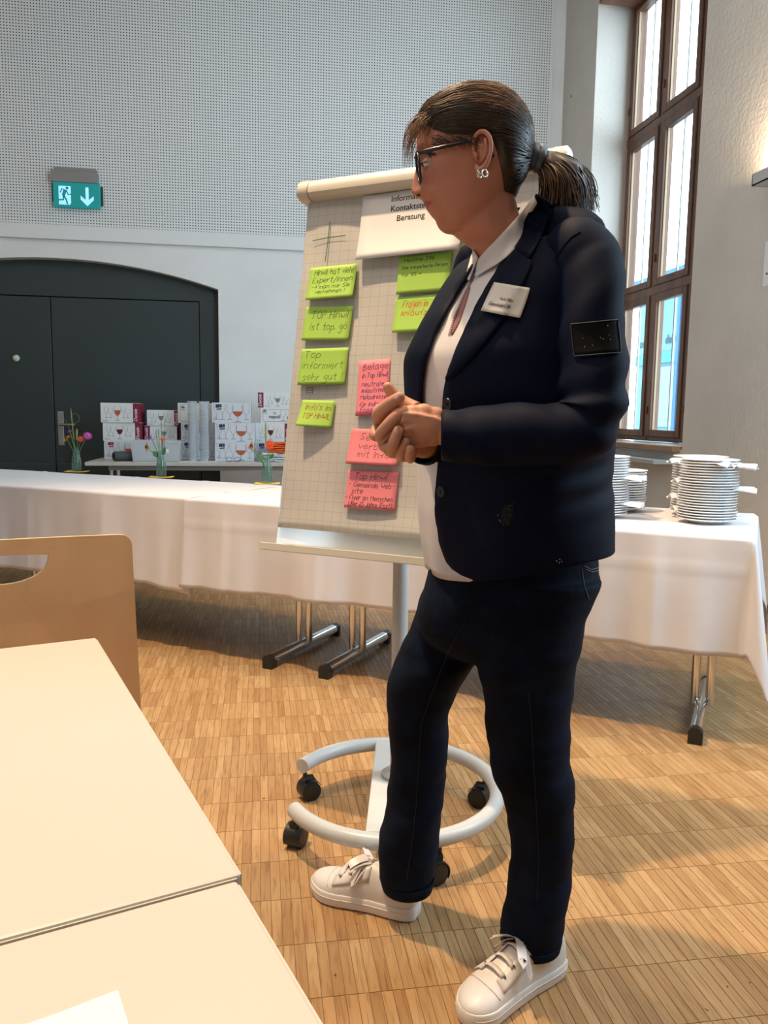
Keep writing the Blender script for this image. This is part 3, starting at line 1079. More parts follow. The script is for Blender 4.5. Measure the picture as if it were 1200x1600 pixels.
ink_v = mat('ink_violet', (.09, .015, .20), .6)
# hand-drawn plus sign and a small scribble
pl = MB()
pl.ribbon([fbp(-.277, .853, .013), fbp(-.2775, .80, .013), fbp(-.280, .741, .013)], .0026, fb_n)
pl.ribbon([fbp(-.327, .803, .013), fbp(-.28, .808, .013), fbp(-.224, .809, .013)], .0026, fb_n)
obj('drawn_plus', pl, [ink_g], ppr, 0)
pl = MB()
for dv in (0, -.007, -.014):
    pl.ribbon([fbp(-.300, .391 + dv, .0125), fbp(-.291, .388 + dv, .0125), fbp(-.281, .391 + dv, .0125)], .0013, fb_n)
for ds in (-.300, -.281):
    pl.ribbon([fbp(ds, .391, .0125), fbp(ds, .372, .0125)], .0013, fb_n)
obj('drawn_jar', pl, [ink], ppr, 0)


def sheet(name, label, cat, s0, v1, wd, ht, m, rot=0.0, lift=.02, sag=1.5, group=None, d0=.0125, curl_side=0.0):
    """sticky note: flat at its top strip, lower edge standing off the paper"""
    def fn(x, y, extra=0.0):
        c, s_ = math.cos(rot), math.sin(rot)
        xx, yy = x - wd / 2, y
        sx = s0 + wd / 2 + c * xx - s_ * yy
        sv = v1 + s_ * xx + c * yy
        t = min(1, max(0, -y / ht))
        d = d0 + .6 * lift * (t ** sag) * (1 + curl_side * (2 * x / wd - 1))
        return fbp(sx, sv, d + extra)
    th = thing(name, label, cat, fn(wd / 2, 0), 0, group)
    P = [[fn(wd * i / 8, -ht * j / 10) - th.location for j in range(11)] for i in range(9)]
    o = obj('note_sheet', MB().grid(P), [m], th, 180)
    o.modifiers.new('t', 'SOLIDIFY').thickness = 0.0004
    return th, fn


note_g = mat('note_green', (0.39, 0.66, 0.10), 0.7)
note_p = mat('note_pink', (0.90, 0.26, 0.30), 0.7)


def write(th, fn, lines, m, wd, part='handwriting', seed=3, wf=1.0, mw=.140):
    mb = MB()
    for k, (tx, x, y, h) in enumerate(lines):
        hand(mb, tx, x, y, h, wd, lambda a, b_: (fn(a, b_, 0.0006) - th.location, fb_n), seed=seed + k, wf=wf, maxw=mw)
    obj(part, mb, [m], th, 0)


GN = 'green sticky notes on the flipchart'
PN = 'pink sticky notes on the flipchart'
th, fn = sheet('sticky_note', 'top left green note about experts, four lines in black', 'note', -.326, .727, .147, .095, note_g, R(1), .022, 1.6)
write(th, fn, [('Hinwil hat viele', .016, -.024, .017), ('Expert/innen', .013, -.047, .017), ('-> man nur Sie', .013, -.064, .012), ('vernehmen !', .026, -.079, .012)], ink, .0014, wf=.82)
th, fn = sheet('sticky_note', 'green note reading TOP Hinwil ist top, left column', 'note', -.327, .614, .148, .096, note_g, R(-1.5), .010, 1.5)
write(th, fn, [('TOP Hinwil', .022, -.034, .022), ('ist top. g\u00f6', .022, -.066, .020)], ink, .0013, seed=9, wf=.85)
th, fn = sheet('sticky_note', 'green note reading Top informiert sehr gut', 'note', -.329, .498, .148, .102, note_g, R(.3), .012, 1.5)
write(th, fn, [('Top', .012, -.026, .019), ('informiert', .010, -.058, .021), ('sehr gut !', .014, -.090, .021)], ink, .0012, seed=14, wf=.95)
th, fn = sheet('sticky_note', 'small green note with red writing, lowest of the left column', 'note', -.311, .354, .104, .075, note_g, R(-1.3), .024, 1.3, curl_side=-.5)
write(th, fn, [("Info's im", .016, -.028, .017), ('TOP HINWIL', .012, -.052, .015)], ink_r, .0017, seed=17, wf=.8, mw=.098)
th, fn = sheet('sticky_note', 'green note about a hotline under the printed header', 'note', -.054, .738, .148, .102, note_g, R(1.2), .008, 1.5)
write(th, fn, [('Hotline 246', .016, -.016, .010), ('Eine kompetente Person', .010, -.036, .009), ('f\u00fcr 65 +', .010, -.055, .009)], ink, .0013, seed=21, wf=.95)
th, fn = sheet('sticky_note', 'green note with orange writing reading Fragen im Alter', 'note', -.052, .629, .147, .097, note_g, R(1.2), .020, 1.5)
write(th, fn, [('Fragen im Alter', .020, -.030, .020), ('Anlaufstelle', .018, -.052, .016)], ink_o, .0019, seed=24, wf=.85)
th, fn = sheet('sticky_note', 'green note half hidden by the dark lapel', 'note', .001, .524, .147, .077, note_g, R(.5), .006, 1.5)
write(th, fn, [('Wei', .010, -.022, .015), ('Hin', .008, -.045, .015), ('Se', .006, -.068, .015)], ink_r, .0013, seed=27)
th, fn = sheet('sticky_note', 'green note at the right edge of the flipchart behind the shirt collar', 'note', .117, .743, .147, .10, note_g, R(1), .01, 1.5)
write(th, fn, [('- A', .012, -.016, .010)], ink_r, .0013, seed=28)
th, fn = sheet('sticky_note', 'upright pink note with violet writing behind the hands', 'note', -.145, .463, .092, .150, note_p, R(3), .014, 1.6)
write(th, fn, [('Beilage', .013, -.026, .019), ('in Top Hinwil', .012, -.048, .014), ('neutrale', .012, -.071, .013), ('Anlaufstelle', .012, -.088, .0125), ('Mailadresse', .010, -.106, .0125), ('f\u00fcr indiv.', .008, -.125, .012), ('Fragen', .013, -.141, .013)], ink_v, .0015, seed=31, wf=.72, mw=.088)
th, fn = sheet('sticky_note', 'pink note reading verbund mit Info, below the hands', 'note', -.149, .278, .148, .096, note_p, R(-.6), .024, 1.4)
write(th, fn, [('Senioren', .030, -.030, .019), ('verbund', .028, -.055, .018), ('mit Info !', .030, -.077, .018)], ink, .0013, seed=35, wf=.95)
th, fn = sheet('sticky_note', 'lowest pink note listing Top Hinwil, website and flyer', 'note', -.147, .169, .148, .102, note_p, R(-.2), .012, 1.5)
write(th, fn, [('. Top Hinwil', .010, -.024, .016), ('- Gemeinde Web-', .006, -.046, .015), ('site', .016, -.063, .015), ('- Flyer an Menschen', .000, -.080, .0135), ('\u00dcber 65 Jahre (Post)', .012, -.097, .0135)], ink, .0014, seed=41, wf=.78)
th, fn = sheet('header_sheet', 'white printed header sheet tucked under the clamp bar of the flipchart', 'sheet', -.180, .915, .297, .181, white_paper, R(.9), .030, 2.6, d0=.013, curl_side=.15)


def header_text(tx, y, size):
    me_o = text_mesh(tx, size, ink, th, Matrix.Identity(4), 'printed_words', 'CENTER', bold=.00025)
    for v in me_o.data.vertices:
        p = fn(.148 + v.co.x, y + v.co.y, .0009)
        v.co = p - th.location


header_text('Informations-', -.026, .0225)
header_text('Kontaktstelle', -.053, .0225)
header_text('Beratung', -.081, .0225)

# ================================================================== EXIT SIGN
ex = thing('exit_sign', 'green emergency exit sign with running figure and down arrow', 'sign', (-1.495, WY - 0.035, 2.80))
obj('housing', MB().box(-0.205, -0.06, 0.205, 0.175, 0.0, 0.29).box(-0.18, -0.045, 0.288, 0.16, 0, 0.325), [mat('exit_grey', (.25, .24, .23), .5)], ex, 0, 0.003)
gp = obj('green_panel', MB().box(-0.19, -0.050, 0.0, 0.187, -0.040, 0.206), [mat('exit_green', (0.0, .20, .19), .4, emit=(0.0, .30, .30), estr=.35)], ex, 0, 0.003)
obj('side_panel', MB().box(-0.205, -0.02, 0.055, -0.19, -0.01, 0.20), [mat('exit_dark', (0, .06, .05), .5)], ex, 0)
obj('side_panel', MB().box(0.187, -0.02, 0.035, 0.205, -0.01, 0.19), [_M['exit_dark']], ex, 0)
sgw = mat('exit_white', (.35, .65, .85), .4, emit=(.30, .72, 1.0), estr=.7)
yy = -0.0512


def flat(pts, m, nm, parent, y=yy):
    return obj(nm, MB().add([(x, y, z) for x, z in pts], [tuple(range(len(pts)))]), [m], parent, 0)


flat([(-.145, .022), (-.060, .022), (-.048, .035), (-.048, .172), (-.145, .172)], sgw, 'doorway_mark', gp)
flat([(.083, .018), (.135, .070), (.135, .102), (.095, .068), (.095, .170), (.070, .170), (.070, .068), (.030, .102), (.030, .070)], sgw, 'arrow_mark', gp)
man = MB()
ny = Vector((0, -1, 0))
for pts, wd in (([(-.098, .140), (-.118, .150), (-.132, .118)], .010), ([(-.092, .142), (-.108, .095)], .026), ([(-.085, .140), (-.070, .105), (-.048, .108)], .010), ([(-.108, .098), (-.108, .062), (-.148, .058)], .013), ([(-.104, .095), (-.085, .060), (-.076, .026)], .013)):
    man.ribbon([(x, yy - .0008, z) for x, z in pts], wd, ny)
man.add([(-.077 + .012 * math.cos(k * .524), yy - .0008, .156 + .012 * math.sin(k * .524)) for k in range(12)], [tuple(range(12))])
obj('running_figure', man, [mat('exit_figure', (0, .20, .20), .5, emit=(0, .25, .28), estr=.3)], gp, 0)

# ================================================================== THINGS ON THE REAR TABLE
RT = TZ + 0.0005
card_w = mat('card_white', (.76, .77, .76), .6)
card_b = mat('card_bluegrey', (.68, .70, .75), .55)
card_c = mat('card_cream', (.74, .72, .66), .6)
maroon = mat('card_maroon', (.22, .008, .040), .5)
side_b = mat('card_blue_side', (.22, .30, .42), .5)
pr_line = mat('print_grey', (.20, .21, .23), .6)
pr_navy = mat('print_navy', (.02, .03, .09), .6)
pr_red = mat('print_red', (.35, .02, .02), .6)
wine_r = mat('print_wine', (.11, .006, .016), .5)
wine_o = mat('print_rose', (.50, .10, .035), .5)
pr_white = mat('print_white', (.8, .8, .8), .6)
RN = Vector((0, -1, 0))


def glass_outline(mb, cx, zb, h, wd, style, lw):
    """wine-glass outline printed on a box front (local x,z at y=-0.0008)"""
    def pt(x, z):
        return (cx + x * wd, -0.0009, zb + z * h)
    if style == 'u':
        bowl = [(-.42, 1), (-.5, .78), (-.42, .55), (-.2, .40), (0, .35), (.2, .40), (.42, .55), (.5, .78), (.42, 1)]
    elif style == 'v':
        bowl = [(-.45, 1), (-.36, .7), (-.15, .45), (0, .38), (.15, .45), (.36, .7), (.45, 1)]
    else:
        bowl = [(-.40, .75), (-.5, .58), (-.38, .40), (0, .27), (.38, .40), (.5, .58), (.40, .75)]
    mb.ribbon([pt(*q) for q in bowl], lw, RN)
    mb.ribbon([pt(0, bowl[len(bowl) // 2][1]), pt(0, .06)], lw * 1.4, RN)
    mb.ribbon([pt(-.36, .03), pt(0, .07), pt(.36, .03)], lw * 1.8, RN)


def wine_fill(cx, zb, h, wd, lv=.72):
    w2 = [(-.46, lv), (-.42, .55), (-.2, .40), (0, .35), (.2, .40), (.42, .55), (.46, lv)]
    return [(cx + x * wd, zb + z * h) for x, z in w2]


def glass_box(label, x0, x1, y, z, h, dep, kind, rot=0.0, wine='r'):
    wd = x1 - x0
    base_m = {'maroon': card_w, 'maroon_left': card_w, 'blue': card_b, 'cream': card_c, 'napoli': card_w, 'redtag': card_b}[kind]
    t = thing('glass_box', label, 'box', ((x0 + x1) / 2, y, z), rot)
    b = obj('carton', MB().box(-wd / 2, 0, 0, wd / 2, dep, h), [base_m], t, 0, 0.0015)
    obj('lid_flap', MB().box(-wd / 2 + .004, .004, h, wd / 2 - .004, dep * .5, h + .0012), [base_m], b, 0)
    ln = MB()
    f = lambda pts, m, nm: flat(pts, m, nm, b, -0.0007)
    if kind in ('maroon', 'maroon_left'):
        sgn_ = 1 if kind == 'maroon' else -1
        bw = wd * .17
        a0, a1 = (wd / 2 - bw, wd / 2) if sgn_ > 0 else (-wd / 2, -wd / 2 + bw)
        f([(a0, .001), (a1, .001), (a1, h - .001), (a0, h - .001)], maroon, 'maroon_band')
        obj('maroon_side', MB().box(wd / 2, .001, .001, wd / 2 + .0008, dep - .001, h - .001), [maroon], b, 0)
        M_ = Matrix(((0, -1, 0, a0 + bw * .62), (0, 0, -1, -0.0012), (1, 0, 0, h * .06), (0, 0, 0, 1)))
        text_mesh('Ducale', .036, pr_white, b, M_, 'brand_lettering', shear=.3, bold=.0003)
        c0, c1 = (-wd / 2, wd / 2 - bw) if sgn_ > 0 else (-wd / 2 + bw, wd / 2)
        cw = c1 - c0
        zz = h * .22
        for fx, st, hh, ww in ((.18, 'u', .60, .12), (.31, 'u', .54, .13), (.71, 'v', .62, .12), (.84, 'o', .66, .15)):
            glass_outline(ln, c0 + cw * fx, zz, h * hh, cw * ww, st, .0016)
        glass_outline(ln, c0 + cw * .52, h * .07, h * .78, cw * .20, 'u', .0022)
        f(wine_fill(c0 + cw * .52, h * .07, h * .78, cw * .20), wine_r if wine == 'r' else (wine_o if wine == 'o' else pr_line), 'wine_print')
        text_mesh('Napoli', .016, pr_line, b, Matrix(((1, 0, 0, c0 + .012), (0, 0, -1, -.0009), (0, 1, 0, .010), (0, 0, 0, 1))), 'name_lettering')
    elif kind in ('blue', 'redtag'):
        for fx, st in ((.12, 'v'), (.27, 'v'), (.46, 'u'), (.88, 'u')):
            glass_outline(ln, -wd / 2 + wd * fx, h * .12, h * .84, wd * .17, st, .0022)
        glass_outline(ln, -wd / 2 + wd * .66, h * .01, h * .86, wd * .27, 'u', .0028)
        f(wine_fill(-wd / 2 + wd * .66, h * .01, h * .86, wd * .27, .66), wine_r if wine == 'r' else wine_o, 'wine_print')
        tg = pr_navy if kind == 'blue' else pr_red
        f([(-wd * .40, h * .74), (-wd * .25, h * .77), (-wd * .25, h * .93), (-wd * .40, h * .92)], tg, 'label_print')
        f([(-wd * .38, h * .64), (-wd * .25, h * .67), (-wd * .25, h * .73), (-wd * .38, h * .70)], tg, 'label_print')
        text_mesh('12', .030, pr_line, b, Matrix(((1, 0, 0, -wd / 2 + .010), (0, 0, -1, -.0012), (0, 1, 0, h * .16), (0, 0, 0, 1))), 'count_lettering')
        obj('blue_side', MB().box(wd / 2, .001, .001, wd / 2 + .0008, dep - .001, h - .001), [side_b], b, 0)
    else:
        q = .10 * h
        rr = [(wd / 2 - .02 - q + q * math.cos(R(a)), h - .012 - q + q * math.sin(R(a))) for a in (0, 30, 60, 90)] + [(-wd / 2 + .02 + q + q * math.cos(R(a)), h - .012 - q + q * math.sin(R(a))) for a in (90, 120, 150, 180)]
        rr += [(-wd / 2 + .02 + q + q * math.cos(R(a)), .014 + q + q * math.sin(R(a))) for a in (180, 210, 240, 270)] + [(wd / 2 - .02 - q + q * math.cos(R(a)), .014 + q + q * math.sin(R(a))) for a in (270, 300, 330, 360)]
        ln.ribbon([(x, -.0009, z_) for x, z_ in rr + rr[:1]], .0028, RN)
        cx = -wd * .36
        for dx, dz in ((-.010, 0), (0, .008), (.010, 0), (0, -.002)):
            ln.add([(cx + dx + .007 * math.cos(k * .785), -.0009, h * .78 + dz + .007 * math.sin(k * .785)) for k in range(8)], [tuple(range(8))])
        ln.ribbon([(cx - .02, -.0009, h * .66), (cx + .02, -.0009, h * .66)], .005, RN)
        if kind == 'napoli':
            glass_outline(ln, wd * .24, h * .14, h * .72, wd * .19, 'u', .0024)
            text_mesh('12', .026, pr_navy, b, Matrix(((1, 0, 0, -.012), (0, 0, -1, -.0012), (0, 1, 0, h * .58), (0, 0, 0, 1))), 'count_lettering', 'CENTER', bold=.0006)
            text_mesh('napoli', .040, pr_navy, b, Matrix(((1, 0, 0, -.010), (0, 0, -1, -.0012), (0, 1, 0, h * .32), (0, 0, 0, 1))), 'name_lettering', 'CENTER', bold=.0008)
            f([(wd * .37, h * .24), (wd * .44, h * .24), (wd * .44, h * .46), (wd * .37, h * .46)], pr_line, 'label_print')
    obj('printed_glasses', ln, [pr_line], b, 0)
    return t


def S(x, y):      # footprint measured at depth 6.6, carried to depth y
    return x * y / 6.6


ya = 6.78
h_ = .155
glass_box('lilac glass carton with a red label, lowest of the left stack', S(-1.220, ya), S(-.920, ya), ya, RT, .150, .25, 'redtag', 0, 'o')
glass_box('white and maroon carton with red wine glass, middle of the left stack', S(-1.226, ya), S(-.927, ya), ya, RT + .151, .148, .25, 'maroon', 0, 'r')
glass_box('white and maroon carton with rose wine glass, top of the left stack', S(-1.238, ya), S(-.938, ya), ya - .01, RT + .300, .158, .25, 'maroon', R(-1), 'o')
yb = 6.84
glass_box('plain carton hidden behind the clear plastic bin', S(-.90, yb), S(-.64, yb), yb, RT, .150, .22, 'maroon_left', 0, 'n')
glass_box('white carton with maroon left band above the clear plastic bin', S(-.906, yb), S(-.651, yb), yb, RT + .151, .124, .22, 'maroon_left', 0, 'n')
glass_box('white carton with maroon right band, top of the second stack', S(-.883, yb), S(-.628, yb), yb - .005, RT + .276, .130, .22, 'maroon', R(1), 'n')
yc = 6.78
glass_box('bluish carton behind the cup sleeves, lowest', S(-.622, yc), S(-.345, yc), yc, RT, .152, .24, 'blue', 0, 'r')
glass_box('bluish carton behind the cup sleeves, middle', S(-.619, yc), S(-.345, yc), yc, RT + .153, .148, .24, 'blue', 0, 'r')
glass_box('cream carton with a black rounded border behind the cup sleeves', S(-.642, yc), S(-.352, yc), yc, RT + .302, .165, .24, 'cream')
yd = 6.56
glass_box('bluish carton with large rose glass, lowest of the middle stack', S(-.352, yd), S(-.036, yd), yd, RT, .154, .20, 'blue', 0, 'o')
glass_box('bluish carton with large rose glass, second of the middle stack', S(-.350, yd), S(-.030, yd), yd, RT + .155, .156, .20, 'blue', R(.5), 'o')
glass_box('bluish carton with large rose glass, top of the middle stack', S(-.374, yd), S(-.060, yd), yd, RT + .312, .159, .20, 'blue', R(-.5), 'o')
ye = 6.72
glass_box('bluish carton behind the folded orange cloth', S(-.025, ye), S(.27, ye), ye, RT, .152, .22, 'blue', 0, 'r')
glass_box('carton with red wine glass and maroon right band above the orange cloth', S(-.025, ye), S(.262, ye), ye, RT + .153, .158, .22, 'maroon', 0, 'r')
glass_box('white carton lettered napoli under the top right carton', S(.017, ye), S(.268, ye), ye, RT + .312, .126, .22, 'napoli')
glass_box('small carton with maroon left band, highest at the flipchart edge', S(-.003, ye), S(.263, ye), ye, RT + .439, .126, .22, 'maroon_left', 0, 'n')

# clear plastic bin
clear = thin_glass('clear_plastic', (.93, .96, .98), .1, .15, .45, (.78, .80, .82))
bn = thing('plastic_bin', 'clear plastic storage bin with rim in front of the cartons', 'bin', (-.80, 6.56, RT))
q = MB()
for (hw, hd, z) in ((.175, .11, .001), (.190, .122, .155)):
    pass
rg_ = lambda hw, hd, z: [(-hw, -hd, z), (hw, -hd, z), (hw, hd, z), (-hw, hd, z)]
q.loft([rg_(.178, .11, .001), rg_(.192, .122, .150), rg_(.186, .116, .150), rg_(.172, .104, .006)], cap1=True)
obj('tub', q, [clear], bn, 0)
obj('rim', MB().loft([rg_(.200, .130, .148), rg_(.200, .130, .166), rg_(.188, .118, .166), rg_(.188, .118, .148)], cap0=False, cap1=False), [clear], bn, 0)
obj('side_rib', MB().box(-.10, -.127, .03, .12, -.121, .034).box(-.10, -.127, .12, .12, -.121, .124), [clear], bn, 0)
obj('sticker', MB().box(.070, -.124, .070, .100, -.1215, .100), [white_paper], bn, 0)
# black rolled speaker
sp_ = thing('roll', 'short black rolled tube lying on the cream table', 'tube', (-1.105, 6.47, RT))
obj('tube_body', MB().lathe([(.034, 0), (.038, .006), (.038, .17), (.034, .176)], 20, M=Matrix.Translation((-.02, .0, .039)) @ Matrix.Rotation(R(-60), 4, 'Z') @ Matrix.Rotation(R(-90), 4, 'X') @ Matrix.Rotation(R(0), 4, 'Y')), [mat('roll_grey', (.07, .072, .075), .7, noise=.2, nscale=80)], sp_)
obj('end_disc', MB().lathe([(.031, -.002), (.031, .0005)], 20, M=Matrix.Translation((-.02, .0, .039)) @ Matrix.Rotation(R(-60), 4, 'Z') @ Matrix.Rotation(R(-90), 4, 'X')), [black_pl], sp_)
# sleeves of plastic cups
cup_m = thin_glass('cup_plastic', (.95, .97, .98), .12, .2, .30, (.80, .83, .86))
for k, (xc, lab) in enumerate(((-.520, 'tall sleeve of nested clear cups, left one of the pair'), (-.428, 'tall sleeve of nested clear cups, right one of the pair'))):
    t = thing('cup_sleeve', lab, 'cups', (xc, 6.50, RT + .0015))
    pf = [(.030, 0.0)]
    for i in range(44):
        z = .02 + i * .010
        pf += [(.0315, z), (.0375, z + .0070), (.0375, z + .0092)]
    pf += [(.039, .468), (.039, .474)]
    obj('nested_cups', MB().lathe(pf, 20, cap1=False), [cup_m], t, 20)
    obj('top_rim', MB().lathe([(.0385, .470), (.041, .472), (.041, .478), (.0385, .478)], 20, cap0=False, cap1=False), [cup_m], t)
    obj('inner_cup', MB().lathe([(.026, .002), (.028, .46)], 16), [cup_m], t)
tag(obj('paper_sheet', MB().box(-.62, 6.40, RT, -.335, 6.55, RT + .0012), [white_paper], None, 0), 'white paper lying under the two cup sleeves', 'paper')
# folded cloths
for nm, lab, z0_, nl, m, x0_, x1_ in (('folded_cloth', 'white and blue checked cloth folded under the orange one', RT, 4, mat('cloth_check', (.66, .68, .74), .8, noise=.5, nscale=30, stretch=(1, 1, 3)), .030, .262), ('folded_cloth', 'bright orange cloth folded on the rear table', RT + .072, 5, mat('cloth_orange', (.80, .13, .02), .8, noise=.2, nscale=14), .075, .262)):
    th = thing(nm, lab, 'cloth', (0, 0, z0_))
    rgc = random.Random(len(lab))
    for i in range(nl):
        hh = (.072 if nl == 4 else .088) / nl
        P = []
        for a in range(15):
            t_ = a / 14
            xx = x0_ + (x1_ - x0_) * t_ + rgc.uniform(-.002, .002)
            yo = 6.48 + rgc.uniform(-.006, .006) + .006 * math.sin(9 * t_ + i)
            zc = hh * (i + .5) + .002 * math.sin(7 * t_ + 2 * i)
            P.append([(xx, yo + .11 - .11 * math.cos(R(b_)) ** 1 if False else yo + (.05 if abs(b_) > 89 else 0) * 0 + .020 * (1 - math.cos(R(b_))) + (.14 if abs(b_) >= 90 else 0), max(0.0006, zc + hh * .49 * math.sin(R(b_)))) for b_ in (-90, -60, -30, 0, 30, 60, 90)])
        obj('fold', MB().grid(P), [m], th, 180)
# spectacles on the rear table
sp2 = thing('spectacles', 'thin wire spectacles lying folded before the middle cartons', 'glasses', (-.20, 6.42, RT))
for s_ in (-1, 1):
    obj('lens_rim', MB().tube([(s_ * .033 + .024 * math.cos(k * .393), .0, .021 + .019 * math.sin(k * .393)) for k in range(17)], .0016, 6, M=Matrix.Translation((0, 0, 0))), [black_pl], sp2)
    obj('temple', MB().tube([(s_ * .058, 0, .026), (s_ * .060, .04, .010), (s_ * -.02, .045, .004)], .0014, 6), [black_pl], sp2)

# ================================================================== VASES AND FLOWERS
vase_glass = thin_glass('vase_glass', (.84, .93, .91), .03, .30, .05, (.45, .62, .58))
napy = mat('napkin_yellow', (.80, .50, .05), .8)
stem_m = mat('stem_green', (.07, .16, .04), .6)
leaf_m = mat('leaf_green', (.03, .13, .03), .5)
sheath = mat('grass_head', (.20, .26, .07), .7)
pet = {'pink': mat('petal_pink', (.60, .10, .42), .6), 'yellow': mat('petal_yellow', (.80, .42, .02), .6), 'orange': mat('petal_orange', (.70, .08, .015), .6), 'violet': mat('petal_violet', (.36, .05, .48), .6), 'rose': mat('petal_rose', (.75, .22, .30), .6)}
eye_m = mat('flower_eye', (.08, .045, .01), .8)


def flower(name, label, base, tip, colr, rad, face, npet=14, rows=2):
    t = thing(name, label, 'flower', base)
    b_, tp = Vector(base), Vector(tip)
    mid = b_ * .5 + tp * .5 + Vector(((b_.x - tp.x) * .2, 0, .02))
    obj('stem', MB().tube([Vector((0, 0, 0)), (mid - b_), (tp - b_)], .0021, 6), [stem_m], t)
    fz = Vector(face).normalized()
    fx = fz.orthogonal().normalized()
    fy = fz.cross(fx)
    pm_ = MB()
    for r_ in range(rows):
        for k in range(npet):
            a = 2 * math.pi * (k + .5 * r_) / npet
            dr = fx * math.cos(a) + fy * math.sin(a)
            sdv = fz.cross(dr)
            L = rad * (1 - .28 * r_)
            o_ = tp - b_
            wv = L * 3.2 / npet
            lift = fz * (L * (.12 + .28 * r_))
            pm_.add([o_ + dr * L * .15, o_ + dr * L * .6 + sdv * wv * .5 + lift * .7, o_ + dr * L + lift, o_ + dr * L * .6 - sdv * wv * .5 + lift * .7], [(0, 1, 2, 3)])
    obj('petals', pm_, [pet[colr]], t, 0)
    obj('flower_eye', MB().ball(tp - b_ + fz * rad * .12, rad * .30, 6, sc=(1, 1, 1)), [eye_m if colr == 'yellow' else pet[colr]], t)
    return t


def grass(label, base, tip, head=.05, r=.0035):
    t = thing('grass_stalk', label, 'grass stalk', base)
    b_, tp = Vector(base), Vector(tip)
    obj('stem', MB().tube([Vector((0, 0, 0)), (tp - b_) * .5 + Vector((.004, 0, 0)), tp - b_], .0016, 6), [stem_m], t)
    d = (tp - b_).normalized()
    obj('seed_head', MB().tube([tp - b_ - d * head, tp - b_ - d * head * .6, tp - b_ - d * head * .2, tp - b_], [r * .6, r, r, r * .4], 8), [sheath], t)


def leaf(label, base, tip, wd):
    t = thing('leaf_sprig', label, 'leaf', base)
    b_, tp = Vector(base), Vector(tip)
    d = tp - b_
    sdv = d.cross(Vector((0.2, -1, .3))).normalized() * wd
    obj('stem', MB().tube([Vector((0, 0, 0)), d * .4], .0015, 6), [stem_m], t)
    P = [[d * (.3 + .7 * k / 6) + sdv * (s_ * math.sin(math.pi * min(1, k / 6 + .02)) ** .8) + Vector((0, 0, -.004 * abs(s_))) for s_ in (-1, -.5, 0, .5, 1)] for k in range(7)]
    obj('blade', MB().grid(P), [leaf_m], t, 180)


def vase(c, label, nlabel, rot):
    t = thing('glass_vase', label, 'vase', c)
    pf = [(.026, .0), (.029, .003), (.0295, .045), (.026, .080), (.0185, .115), (.0145, .138), (.0165, .146), (.0155, .146), (.013, .138), (.017, .114), (.0245, .080), (.0275, .045), (.027, .008), (.0, .008)]
    obj('bottle', MB().lathe(pf, 24, cap1=False), [vase_glass], t, 60)
    obj('water', MB().lathe([(.026, .0085), (.0268, .045), (.0240, .078), (.0, .078)], 20, cap1=False), [thin_glass('vase_water', (.80, .90, .84), .0, .15)], t, 60)
    n = thing('yellow_napkin', nlabel, 'napkin', (c[0], c[1], c[2] - .006), rot)
    P = [[(x, y, .0008 + .005 * max(0, abs(x) / .065 - .3) * (1 + .4 * math.sin(30 * y))) for y in np.linspace(-.035, .035, 7)] for x in np.linspace(-.068, .068, 11)]
    o = obj('folded_layer', MB().grid(P), [napy], n, 180)
    o.modifiers.new('t', 'SOLIDIFY').thickness = .003


VZ = TZ + 0.0135
v1, v2, v3 = Vector((-1.130, 5.20, VZ)), Vector((-.563, 4.76, VZ)), Vector((.046, 4.325, VZ))
vase(v1, 'green glass bottle vase with pink and yellow flowers, furthest left', 'yellow folded napkin under the furthest left vase', R(-12))
vase(v2, 'green glass bottle vase with grasses before the plastic bin', 'yellow folded napkin under the vase before the plastic bin', R(-8))
vase(v3, 'green glass bottle vase with an orange bloom beside the flipchart', 'yellow folded napkin under the vase beside the flipchart', R(-6))
u_ = lambda v, dx, dz, dy=0: (v.x + dx, v.y + dy, v.z + dz)
flower('zinnia', 'pink zinnia leaning right from the left vase', u_(v1, .004, .012), u_(v1, .072, .218), 'pink', .030, (.4, -.8, .5), 16, 3)
flower('zinnia', 'small orange bloom low in the left vase', u_(v1, .001, .012), u_(v1, .030, .198), 'orange', .024, (.1, -.9, .5), 12, 2)
flower('sunflower', 'yellow bloom leaning left from the left vase', u_(v1, -.004, .012), u_(v1, -.052, .198), 'yellow', .034, (-.6, -.4, .7), 16, 2)
flower('thistle', 'small violet bloom rising in the left vase', u_(v1, -.002, .012), u_(v1, -.034, .245), 'violet', .017, (-.2, -.5, .8), 12, 2)
grass('tall grass stalk standing highest in the left vase', u_(v1, -.001, .012), u_(v1, -.024, .395), .20, .0032)
grass('green grass head beside the tall stalk in the left vase', u_(v1, .002, .012), u_(v1, .008, .262), .07, .006)
t = thing('grass_tendril', 'thin curling tendril looping out of the left vase', 'grass stalk', u_(v1, 0, .012))
obj('tendril', MB().tube([(0, 0, 0), (-.01, 0, .15), (-.034, 0, .24), (-.055, 0, .30), (-.09, 0, .325)], .0011, 5), [sheath], t)
obj('curl', MB().tube([(0.0 + .028 * math.cos(a), 0, .315 + .03 * math.sin(a)) for a in np.linspace(-2.2, 3.2, 14)], .0009, 5), [sheath], t)
flower('sunflower', 'yellow bloom turned left on the middle vase', u_(v2, -.004, .012), u_(v2, -.075, .170), 'yellow', .036, (-.9, -.35, .0), 16, 2)
flower('cosmos', 'violet bloom on the middle vase', u_(v2, -.001, .012), u_(v2, -.055, .225), 'violet', .026, (-.8, -.3, .5), 8, 1)
flower('zinnia', 'rusty orange bloom facing up on the middle vase', u_(v2, .002, .012), u_(v2, .010, .212), 'orange', .034, (.05, -.1, 1), 12, 1)
